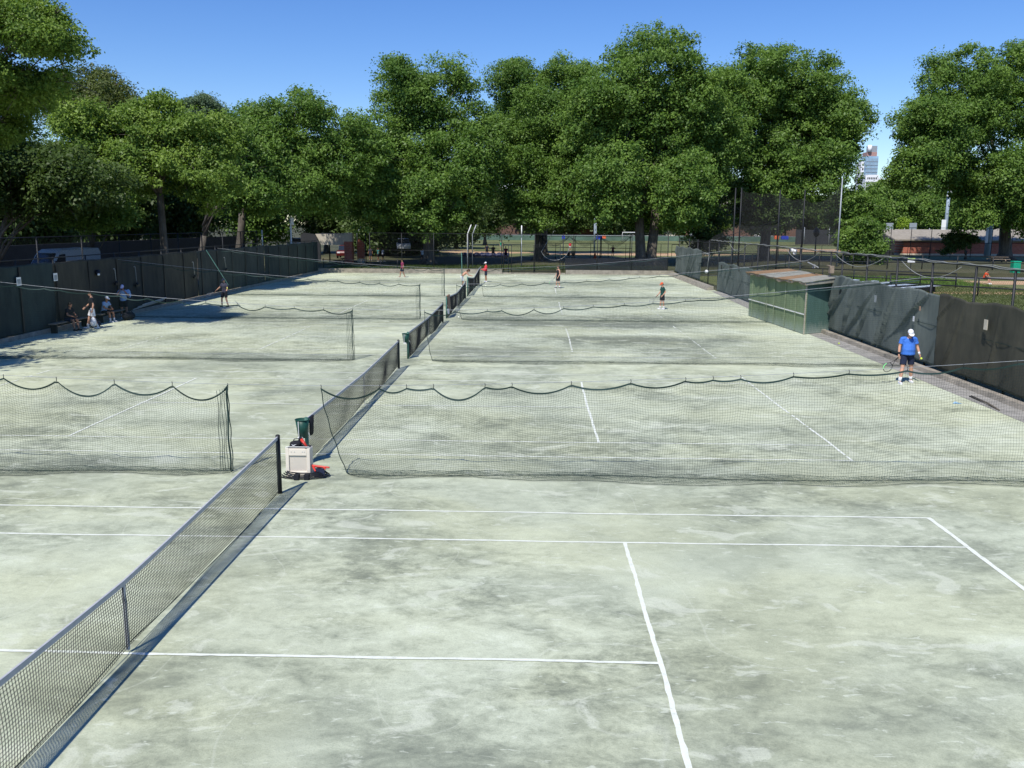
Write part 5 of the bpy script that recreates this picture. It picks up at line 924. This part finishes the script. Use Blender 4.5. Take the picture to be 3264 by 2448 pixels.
# ---------------------------------------------------------------- far buildings
def tower():
    Y = 900; t = thing('glass_tower', 'distant blue glass tower with a red and grey top', 'tower', (330, 900, 0))
    def q(u, v): return at(u, v, Y)
    a = q(2759, 545); b = q(2804, 508); H = b.z; x0, x1 = a.x, q(2797, 545).x; m = MB(); m.box(((x0+x1)/2, Y+8, (H+3)/2), (x1-x0, 16, H+3)); m.build('glass_shaft', 'tower_glass', t)
    m = MB()
    for k in range(9):
        x = x0+(x1-x0)*(k+.5)/9; m.box((x, Y-.15, H/2), (.35, .3, H+2))
    for k in range(14): m.box(((x0+x1)/2, Y-.2, H-2-k*3.4), (x1-x0, .3, .35))
    m.build('mullions', 'steel_grey', t)
    r0, r1 = q(2762, 510), q(2793, 504); m = MB(); m.box(((x0+x1)/2-.5, Y+7, H+4.2), (x1-x0-2, 13, 5.5)); m.build('red_storey', 'tower_red', t)
    m = MB(); m.box(((x0+x1)/2+1.2, Y+7, H+9.5), (x1-x0-5, 11, 7)); m.build('plant_room', 'steel_grey', t); m = MB(); m.tube([(x0+2.5, Y, H+7), (x0+2.5, Y, H+13.5)], 2., 10); m.build('water_tank', 'tower_white', t, True)
    t = thing('white_tower', 'narrow white tower with dark windows left of the glass tower', 'tower', (322, 905, 0), None); xa, xb = at(2744, 540, 905).x, at(2760, 540, 905).x; H2 = at(2750, 515, 905).z
    m = MB(); m.box(((xa+xb)/2, 912, H2/2), (xb-xa, 14, H2)); m.build('wall', 'tower_white', t)
    for k in range(9):
        for s in (.35, .7): m = MB(); m.box((xa+(xb-xa)*s, 904.9, H2-3-k*4.2), (1.1, .3, 2.)); m.build('window', 'glass_dark', t)
    t = thing('white_block', 'white apartment block below the distant towers', 'building', (300, 800, 0)); xa, xb, xc = at(2760, 555, 800).x, at(2802, 555, 800).x, at(2815, 560, 800).x; H3 = at(2780, 557, 800).z
    m = MB(); m.box(((xa+xb)/2, 806, H3/2), (xb-xa, 12, H3)); m.box((xb+(xc-xb)/2, 806, H3/2-1.2), (xc-xb, 12, H3-2.4)); m.build('wall', 'tower_white', t)
    for k in range(6):
        for j in range(3): m = MB(); m.box((xa+2+(xb-xa-4)*k/5, 799.9, H3-3-j*4), (.9, .3, 1.6)); m.build('window', 'glass_dark', t)
tower()
t = thing('brown_block', 'tiny dark rooftop between the far tree tops', 'building', (140, 320, 0)); p = at(2895, 585, 320); m = MB(); m.box((p.x, 322, p.z/2), (4.5, 4, p.z)); m.build('wall', 'dark_panel', t); m = MB(); m.box((p.x, 322, p.z+.3), (5, 4.4, .6)); m.build('roof', 'timber', t)
# white marquee / hall behind the trees and terraces
t = thing('white_roofed_hall', 'brick hall with a white domed roof seen through gaps between the trees', 'building', (20, 260, 0)); p = at(1610, 600, 262); q = at(1885, 625, 262)
m = MB()
for c in (p, q): m.loft([[(c.x-9, 262, c.z-6), (c.x+9, 262, c.z-6), (c.x+9, 276, c.z-6), (c.x-9, 276, c.z-6)], [(c.x-5, 264, c.z-1), (c.x+5, 264, c.z-1), (c.x+5, 274, c.z-1), (c.x-5, 274, c.z-1)], [(c.x-.5, 268, c.z+2), (c.x+.5, 268, c.z+2), (c.x+.5, 270, c.z+2), (c.x-.5, 270, c.z+2)]])
m.build('roof', 'tower_white', t); m = MB(); m.box(((p.x+q.x)/2, 270, (p.z-6)/2), (q.x-p.x+18, 15, p.z-6)); m.build('wall', 'brown_brick', t)
for k in range(8): m = MB(); x = p.x-4+(q.x-p.x+8)*k/7; m.box((x, 262.4, 7), (2.2, .2, 2.6)); m.build('window', 'glass_dark', t)
t = thing('terrace_houses', 'row of brown houses with pale fronts beyond the field behind the tall netting', 'building', (90, 300, 0)); m = MB(); m.box((105, 330, 6), (90, 12, 12)); m.build('wall', 'brown_brick', t); m = MB(); m.prism([(60, 323.5, 12), (60, 330, 15.5), (60, 336.5, 12)], (90, 0, 0)); m.build('roof', 'roof_slab', t)
for k in range(14): m = MB(); m.box((63+k*6.2, 323.9, 7.5), (1.6, .2, 2.2)); m.build('window', 'glass_dark', t); 
m = MB(); m.box((88, 323, 4), (7, 1, 6)); m.build('porch', 'white_paint', t)
t = thing('pink_house', 'pink fronted house seen left of the small round tree', 'building', (50, 262, 0)); p = at(2225, 715, 262); m = MB(); m.box((p.x, 266, 5.5), (6, 6, 11)); m.build('wall', 'pink_wall', t); m = MB(); m.box((p.x, 266, 11.3), (6.6, 6.6, .6)); m.build('roof', 'roof_slab', t); m = MB(); m.box((p.x, 262.9, 6), (1.4, .2, 1.8)); m.build('window', 'glass_dark', t)
# ---------------------------------------------------------------- loose balls and litter
p = gr(2674, 1097); ball(p.x, p.y, 'yellow tennis ball on the brown strip beside the shed'); p = gr(2402, 1003); ball(p.x, p.y, 'tennis ball at the far foot of the green shed'); p = gr(2421, 1018); ball(p.x, p.y, 'tennis ball in front of the green shed, the nearer of two there')
p = gr(1462, 1014); ball(p.x, p.y, 'pale tennis ball beside the fourth net', 'pinkball', .05, .05); p = gr(1642, 881); ball(p.x, p.y, 'pale tennis ball near the far wall, right of the red shirted person', 'pinkball', .06, .06); p = gr(1548, 913); ball(p.x, p.y, 'pale tennis ball on the farthest court beside the last net', 'pinkball', .05, .05)
p = gr(3050, 1287); m = MB(); m.add([(p.x-.13, p.y, .01), (p.x-.04, p.y+.05, .06), (p.x+.06, p.y+.02, .03), (p.x+.14, p.y-.03, .01), (p.x+.02, p.y-.06, .015), (p.x-.06, p.y-.05, .02)], [(0, 5, 1), (1, 5, 4, 2), (2, 4, 3)]); o = m.build('blue_scrap', 'tower_glass'); s_ = o.modifiers.new('s', 'SOLIDIFY'); s_.thickness = .004; tag(o, 'small pale blue scrap on the clay near the right kerb', 'litter')
p0, p1, p2 = gr(3090, 1265), gr(3145, 1290), gr(3185, 1310); m = MB(); m.tube([p0+Vector((0, 0, .02)), p1+Vector((0, 0, .05)), p2+Vector((0, 0, .02))], .02, 6); m.tube([p0+Vector((.1, .1, .02)), p1+Vector((.12, .16, .02)), p2+Vector((0, 0, .03))], .015, 6); tag(m.build('fallen_branch', 'bark', None, True), 'thin dark branch on the edge strip at the right', 'branch')
# pale tie across the shadow: small drag line on the clay (cables)
for (pts, l) in ((((960, 1600), (1010, 1640), (1300, 1700)), None),): pass
# ---------------------------------------------------------------- trees
def tree(label, base, env, leaf='leaf_mid', ncl=170, cr=1.7, leaves=52000, size=.3, trunk_r=.5, fork=.3, seed=1, bare=0, name='broadleaf_tree', group=None, limbs=9, low=.45, twins=False, flat=.62):
    """env = list of ellipsoids (cx,cy,cz,rx,ry,rz) in world metres; the crown is many leaf clumps set in their outer shells"""
    r = np.random.default_rng(seed); env = np.array(env, float); bx_, by_, bz_ = base
    t = thing(name, label, 'tree', base, group)
    ncl = int(ncl*1.9); cr = cr*.84; leaves = int(leaves*1.35); size = size*.85
    vol = (env[:, 3]*env[:, 4]*env[:, 5])**(2/3.); idx = r.choice(len(env), ncl, p=vol/vol.sum()); D = r.normal(size=(ncl, 3)); D /= np.linalg.norm(D, axis=1)[:, None]
    rad = 1-(1-low)*r.random(ncl)**1.6; sh_ = np.stack([1-.55*cr/env[idx, 3], 1-.4*cr/env[idx, 4], 1-.25*cr/env[idx, 5]], 1); Cn = env[idx, :3]+D*env[idx, 3:]*np.clip(sh_, .35, 1)*rad[:, None]+r.normal(0, .42*cr, (ncl, 3))*np.array([1, 1, .7])
    rs = cr*r.uniform(.55, 1.3, ncl)*np.clip(1.15-.35*(rad > .93), .5, 1.2)
    # leaves
    w_ = rs**2; ns = 16; sd_ = r.normal(size=(ncl, ns, 3)); sd_[:, :, 2] += .45; sd_ /= np.linalg.norm(sd_, axis=2)[:, :, None]; sq = r.uniform(.35, 1.12, (ncl, ns, 1))
    sub = Cn[:, None, :]+sd_*sq*rs[:, None, None]*np.array([1.08, 1.08, flat]); sw = r.uniform(.2, .42, (ncl, ns))*rs[:, None]
    ci = r.choice(ncl, leaves, p=w_/w_.sum()); si_ = r.integers(0, ns, leaves); g3 = r.normal(size=(leaves, 3)); gn = np.linalg.norm(g3, axis=1)[:, None]; g3 = g3/gn*np.minimum(gn, 2.1)
    d = sd_[ci, si_]+g3*.35; d /= np.linalg.norm(d, axis=1)[:, None]
    pos = sub[ci, si_]+g3*sw[ci, si_][:, None]*np.array([1, 1, .7])
    nrm = d*.5+np.array([-.12, -.3, .6])+r.normal(0, .6, (leaves, 3)); nrm /= np.linalg.norm(nrm, axis=1)[:, None]
    a = np.cross(nrm, r.normal(size=(leaves, 3))); a /= np.linalg.norm(a, axis=1)[:, None]; b = np.cross(nrm, a); sz = size*r.uniform(.55, 1.35, leaves)[:, None]
    dr = np.array([0, 0, -.18])*sz
    V = np.stack([pos-a*sz*.62+dr, pos-b*sz*.36, pos+a*sz*.62+dr, pos+b*sz*.36], 1).reshape(-1, 3); F = np.arange(leaves*4).reshape(-1, 4)
    ct = np.clip(.5+r.normal(0, .24, ncl), 0, 1); tint = np.clip(ct[ci]*.7+r.normal(.15, .17, leaves), 0, 1)
    npmesh('crown', V, F, leaf, t, tint)
    # trunk and limbs
    ms = [MB(), MB()] if twins else [MB()]; zc = env[:, 2].max(); zlo = (env[:, 2]-env[:, 5]).min(); fz = bz_+max(.6, (zc-bz_)*fork); B = Vector(base); cx = float(np.average(env[:, 0], weights=vol)); cy = float(np.average(env[:, 1], weights=vol))
    T1 = Vector((bx_+(cx-bx_)*.12, by_+(cy-by_)*.12, fz)); k0 = 1.75
    stems = [(B, T1)] if not twins else [(B+Vector((-trunk_r*1.0, 0, 0)), T1+Vector((-1., 0, 0))), (B+Vector((trunk_r*1.0, .3, 0)), T1+Vector((1., .5, 0)))]
    for si, (p0, p1) in enumerate(stems):
        m = ms[si]
        m.tube([p0+Vector((0, 0, -.2)), p0+Vector((0, 0, .35)), p0+Vector((0, 0, 1.2)), p0+(p1-p0)*.6, p1], [trunk_r*k0, trunk_r*1.35, trunk_r, trunk_r*.86, trunk_r*.8], 14)
        for k in range(5): an = 2*PI*k/5+seed; m.tube([p0+Vector((math.cos(an)*trunk_r*.5, math.sin(an)*trunk_r*.5, .9)), p0+Vector((math.cos(an)*trunk_r*1.3, math.sin(an)*trunk_r*1.3, .25)), p0+Vector((math.cos(an)*trunk_r*2.2, math.sin(an)*trunk_r*2.2, -.1))], [trunk_r*.4, trunk_r*.35, trunk_r*.15], 6)
    far = r.permutation(ncl); used = []
    for k in range(limbs):
        m = ms[k % len(ms)]; p1 = stems[k % len(stems)][1]; e = Vector([float(x) for x in Cn[far[k]]]); inner = Vector((cx, cy, zc)); e = e.lerp(inner, .18); z1 = p1+Vector((0, 0, (.5+.5*(k % 3))*(1 if k < 6 else .4)))
        mid = z1.lerp(e, .5)+Vector((float(r.normal(0, .5)), float(r.normal(0, .5)), float(abs(r.normal(.8, .5))))); rl = trunk_r*(.5-.03*k)
        rl = max(rl, trunk_r*.2); m.tube([z1-Vector((0, 0, .6)), z1.lerp(mid, .5)+Vector((0, 0, .2)), mid, e], [rl, rl*.75, rl*.5, rl*.12], 7); used.append((mid, rl*.45))
        for j in range(4):
            c2 = Vector([float(x) for x in Cn[far[(limbs+k*4+j) % ncl]]])
            if (c2-mid).length < 9: m.tube([mid, mid.lerp(c2, .5)+Vector((0, 0, .3)), c2], [rl*.35, rl*.22, .015], 5)
    for k in range(bare):                                                # leafless twigs
        c2 = Vector([float(x) for x in Cn[far[-1-k % ncl]]]); an = r.uniform(0, 2*PI)
        for j in range(5): an2 = an+r.uniform(-.9, .9); L_ = r.uniform(1., 2.4); e = c2+Vector((math.cos(an2)*L_, math.sin(an2)*L_*.6, float(r.uniform(-1., .7)))); m.tube([c2, c2.lerp(e, .5)+Vector((0, 0, .15)), e], [.035, .022, .008], 4)
    for m in ms: m.build('trunk', 'bark', t, True)
    return t
def E(u0, u1, v0, v1, Y, ry=None, dy=0.):          # ellipsoid that spans a stretch of the photo at depth Y
    k = 3264/2212; a = at(u0*k, v0*k, Y); b = at(u1*k, v1*k, Y); rx = (b.x-a.x)/2; rz = (a.z-b.z)/2; return ((a.x+b.x)/2, Y+dy, (a.z+b.z)/2, rx, ry or rx*.85, rz)
def B_(u, Y, z=GZ): p = at(u*3264/2212, 800, Y); return (p.x, Y, z)
TB = 'big trees standing behind the far fence'; TL = 'trees standing behind the left fence'
# left side
tree('bright green tree cut off by the upper left corner, reaching over the left fence', (-26, 33, .1), [E(-150, 85, -80, 105, 31, 5), E(-170, 40, 100, 320, 32, 5), E(-40, 125, 0, 85, 30, 3.5), E(50, 166, 58, 118, 29.5, 2.6), E(100, 150, 145, 205, 30, 1.), E(-60, 100, 130, 230, 30, 3)], 'leaf_bright', 210, .7, 105000, .135, .38, .3, 1, 26, group=TL, low=.35, flat=.75)
tree('shaded tree with bare twigs at the left edge, under the corner tree', (-31, 48, .1), [E(-120, 120, 250, 480, 46, 6), E(-60, 190, 300, 460, 50, 6), E(60, 260, 330, 470, 47, 5)], 'leaf_dark', 170, 1.1, 52000, .24, .3, .25, 2, 22, group=TL)
tree('yellow green spreading tree with a pale trunk behind the left fence', (-22.6, 56, .1), [E(90, 330, 215, 370, 57, 4), E(250, 420, 205, 360, 58, 4), E(360, 520, 240, 400, 58, 4), E(100, 300, 330, 480, 54, 3), E(400, 515, 340, 450, 56, 3), E(190, 450, 300, 420, 56, 4)], 'leaf_bright', 260, .95, 110000, .21, .3, .6, 3, 14, group=TL, low=.4)
tree('dense mid green tree right of the spreading yellow green tree, with a dark trunk', (-26.2, 83, .1), [E(470, 640, 215, 400, 82, 5), E(560, 760, 185, 380, 85, 5), E(500, 700, 330, 470, 80, 4), E(700, 830, 240, 420, 86, 4), E(600, 780, 330, 480, 84, 4), E(470, 620, 250, 420, 80, 4)], 'leaf_mid', 240, 1.35, 92000, .27, .42, .5, 4, 8, group=TL)
tree('slim dark trunked tree between the yellow green tree and the entrance canopy', (-26.5, 73, .1), [E(440, 560, 260, 430, 74, 4), E(480, 620, 380, 470, 74, 3)], 'leaf_mid', 80, 1.1, 24000, .25, .32, .35, 5, 6, group=TL)
tree('small dark leaved tree low behind the left fence, above the white van', (-27.5, 55, .6), [E(100, 290, 400, 500, 52, 2.5)], 'leaf_mid', 60, .8, 17000, .2, .12, .3, 6, group=TL)
tree('dark tree rising behind the yellow green tree at the left', (-48, 98, GZ), [E(100, 300, 145, 300, 95, 7), E(180, 320, 190, 320, 92, 6)], 'leaf_olive', 110, 1.5, 34000, .3, .5, .35, 7, 12, group=TL)
tree('rounded grey green willow like tree far behind the left trees', (-52, 140, GZ), [E(385, 500, 207, 340, 140, 8)], 'leaf_grey', 90, 1.3, 34000, .3, .5, .35, 8, group=TL, low=.7)
for i, (u0, u1, v0, v1, Y, l) in enumerate(((-60, 140, 330, 560, 72, 'leftmost'), (120, 330, 360, 545, 90, 'second from the left'), (300, 480, 350, 540, 104, 'third from the left'), (460, 640, 340, 530, 118, 'fourth from the left'), (610, 800, 330, 530, 128, 'fifth from the left'), (780, 960, 380, 530, 142, 'sixth from the left'))):
    tree('dark low tree behind the left fence, %s of its row' % l, (at((u0+u1)/2*1.4756, 800, Y).x, Y, GZ), [E(u0, u1, v0, v1, Y, 5)], 'leaf_dark' if i != 3 else 'leaf_mid', 150, 1.8, 34000, .42, .35, .3, 20+i, group='dark understorey trees behind the left fence', low=.2)
for i, (x, y, rx, l) in enumerate(((-25.5, 21, 6.5, 'tree just outside the left edge whose branches shade the seated people'), (-24.5, 5.5, 6.5, 'tree outside the left edge that shades the near part of the left fence'))):
    tree(l, (x, y, .1), [(x, y, 10.5, rx, rx, 4.5), (x+2.5, y+2, 9, 5, 6, 3.), (x+6.5, y-6, 10.5, 2.6, 3, 1.6)], 'leaf_bright', 120, 1.1, 30000, .28, .35, .4, 90+i, group=TL, low=.3)
# big trees behind the end fence
tree('large tree left of the middle, its buttressed trunk behind the far fence', (-7.6, 94, GZ), [E(800, 930, 118, 300, 96, 6), E(880, 1050, 122, 330, 98, 6), E(760, 900, 240, 440, 92, 6), E(880, 1065, 280, 470, 92, 6), E(730, 850, 380, 500, 90, 5), E(850, 1010, 380, 500, 90, 5), E(800, 1000, 200, 420, 97, 8), E(990, 1090, 240, 460, 95, 6), E(740, 860, 300, 480, 94, 6), E(820, 1060, 320, 500, 102, 9), E(760, 1000, 300, 470, 112, 9)], 'leaf_mid', 400, 1.5, 150000, .29, .62, .3, 31, 6, group=TB)
tree('tall blue green tree behind, its crown showing above the middle trees', (6, 126, GZ), [E(1055, 1180, 118, 240, 124, 6), E(1150, 1320, 120, 260, 126, 7), E(1040, 1300, 190, 330, 128, 6)], 'leaf_mid', 150, 1.5, 52000, .3, .5, .4, 32, group=TB)
tree('middle tree with a hanging wire on its trunk, in front of the field', (5.1, 104, GZ), [E(1070, 1240, 190, 330, 106, 6), E(1060, 1180, 300, 420, 103, 5), E(1150, 1300, 300, 460, 103, 5), E(1080, 1270, 380, 500, 101, 5), E(1030, 1130, 230, 400, 106, 6), E(1180, 1290, 220, 380, 107, 6), E(1060, 1290, 250, 480, 112, 9)], 'leaf_mid', 290, 1.4, 105000, .28, .52, .3, 33, 6, group=TB)
tree('tallest tree, with a thick twin trunk, right of the middle', (17.6, 95, GZ), [E(1290, 1530, 52, 260, 98, 8), E(1240, 1400, 130, 330, 96, 7), E(1400, 1570, 140, 360, 98, 7), E(1230, 1400, 300, 500, 93, 6), E(1390, 1560, 320, 500, 93, 6), E(1300, 1500, 200, 420, 99, 7), E(1440, 1520, 420, 520, 92, 3), E(1220, 1340, 200, 380, 99, 7), E(1260, 1560, 260, 490, 104, 10), E(1500, 1600, 200, 400, 101, 6)], 'leaf_mid', 500, 1.6, 200000, .3, .62, .3, 34, 8, group=TB, twins=True)
tree('wide tree behind the tall grey netting', (35.5, 112, GZ), [E(1560, 1740, 100, 270, 112, 8), E(1680, 1815, 105, 290, 113, 7), E(1740, 1868, 190, 360, 112, 7), E(1480, 1640, 130, 330, 106, 7), E(1560, 1830, 220, 420, 116, 9), E(1560, 1700, 260, 370, 110, 6), E(1640, 1845, 300, 440, 108, 6), E(1570, 1680, 360, 430, 108, 5)], 'leaf_mid', 380, 1.6, 150000, .32, .7, .34, 35, 8, group=TB)
tree('dark tree with broken lower branches just right of the twin trunked tree', (25, 104, GZ), [E(1480, 1570, 420, 560, 104, 3), E(1500, 1600, 360, 440, 106, 4), E(1580, 1680, 420, 500, 110, 5)], 'leaf_dark', 90, 1.2, 22000, .28, .3, .3, 36, group=TB)
tree('small round light green tree standing on the field', (38.5, 165, GZ), [E(1507, 1568, 440, 528, 165, 2.6)], 'leaf_bright', 50, .95, 11000, .3, .14, .3, 37, group=TB, low=.5)
tree('bushy tree beside the tall grey netting, in front of the far wood', (49, 106, GZ), [E(1800, 1900, 385, 560, 106, 4), E(1815, 1915, 470, 570, 103, 4)], 'leaf_mid', 90, 1.1, 30000, .27, .25, .25, 38, group=TB)
tree('large dark tree at the right edge above the brick building', (70.5, 118, GZ), [E(1990, 2160, 100, 330, 116, 8), E(2110, 2320, 80, 330, 118, 8), E(1945, 2100, 205, 350, 112, 7), E(1930, 2045, 320, 410, 110, 6), E(1985, 2110, 300, 425, 116, 6), E(2070, 2300, 300, 460, 114, 8), E(2150, 2330, 400, 505, 112, 6), E(2085, 2150, 430, 500, 112, 3)], 'leaf_mid', 440, 1.6, 170000, .32, .85, .28, 39, 8, group=TB)
tree('low dark bough reaching down in front of the brick building', (66.5, 121, GZ), [E(2035, 2108, 500, 540, 118, 2.), E(2030, 2070, 535, 556, 118, 1.2)], 'leaf_dark', 30, .7, 6000, .25, .12, .5, 40)
for i, (u0, u1, v0, v1, Y, lf, l) in enumerate(((1860, 1960, 390, 530, 250, 'leaf_mid', 'leftmost'), (1925, 2010, 398, 530, 262, 'leaf_dark', 'second from the left'), (1985, 2075, 405, 530, 245, 'leaf_mid', 'middle'), (2050, 2140, 390, 530, 255, 'leaf_mid', 'second from the right'), (2120, 2260, 395, 530, 250, 'leaf_dark', 'rightmost'))):
    tree('far tree of the wood behind the brick building, %s one' % l, (at((u0+u1)/2*1.4756, 800, Y).x, Y, GZ), [E(u0, u1, v0, v1, Y, 8)], lf, 150, 2.6, 34000, .62, .4, .3, 50+i, group='far trees behind the brick building', low=.5)
tree('small golden green tree in front of the far wood', (97, 222, GZ), [E(1942, 1966, 470, 508, 222, 2)], 'leaf_yellow', 26, .9, 4000, .35, .1, .3, 61)
for i, (u0, u1, v0, v1, Y, l) in enumerate(((940, 1140, 400, 512, 270, 'leftmost'), (1110, 1300, 420, 512, 262, 'second'), (1270, 1440, 430, 512, 256, 'third'), (1410, 1590, 430, 512, 270, 'fourth'), (1570, 1740, 400, 512, 258, 'fifth'), (1710, 1890, 420, 512, 264, 'rightmost'))):
    tree('far dark tree across the field between the big trunks, %s of six' % l, (at((u0+u1)/2*1.4756, 800, Y).x, Y, GZ), [E(u0, u1, v0, v1, Y, 8)], 'leaf_dark', 120, 3., 20000, .8, .4, .3, 70+i, group='far dark trees closing the field', low=.4)
for i, (u0, u1, v0, v1, Y, l) in enumerate(((760, 880, 430, 557, 121, 'leftmost'), (850, 955, 430, 552, 126, 'second'), (930, 1040, 400, 533, 158, 'third'), (985, 1110, 400, 515, 185, 'rightmost'))):
    tree('dark low tree in the shade behind the far fence, %s one of four' % l, (at((u0+u1)/2*1.4756, 800, Y).x, Y, GZ), [E(u0, u1, v0, v1, Y, 5)], 'leaf_dark', 130, 2., 26000, .45, .35, .3, 110+i, group='dark low trees behind the far fence', low=.2)
# weeds and short plants at the fence foot, right
def weeds(name, label, x0, x1, y0, y1, z, n, h, mat, seed):
    r = np.random.default_rng(seed); p = np.stack([r.uniform(x0, x1, n), r.uniform(y0, y1, n), np.full(n, z)], 1); d = r.normal(0, .35, (n, 3)); d[:, 2] = 1; L = h*r.uniform(.4, 1.2, (n, 1)); a = r.normal(size=(n, 3)); a[:, 2] = 0; a /= np.linalg.norm(a, axis=1)[:, None]
    V = np.stack([p-a*.02, p+a*.02, p+d*L*.6+a*.03, p+d*L], 1).reshape(-1, 3); o = npmesh(name, V, np.arange(n*4).reshape(-1, 4), mat, None, np.clip(r.normal(.5, .25, n), 0, 1)); tag(o, label, 'grass', kind='stuff')
weeds('tall_grass', 'uncut grass growing by the low rail beyond the right fence', 24, 44, 68, 80, 0, 14000, .3, 'leaf_mid', 5); weeds('rough_grass', 'rough grass and weeds behind the far wall', -17, 18.5, 82.8, 92, .4, 14000, .14, 'leaf_dark', 6); weeds('lawn_tufts', 'grass tufts of the side lawn behind the right fence', 20.5, 45, 44, 68, 0, 40000, .08, 'leaf_olive', 8)  # rough grass: tree shade put into the colour by using the dark leaves
t = thing('hanging_wire', 'pale wire looping from the trunk of the middle tree', 'wire', (5.5, 100, 3)); m = MB(); m.tube([(7., 100, 4.3)]+[(5.9-1.9*math.cos(a)*.9+1.2, 100, 2.2-1.5*math.sin(a)) for a in np.linspace(PI, .3, 12)][::-1], .03, 5); m.build('wire', 'galv', t, True)
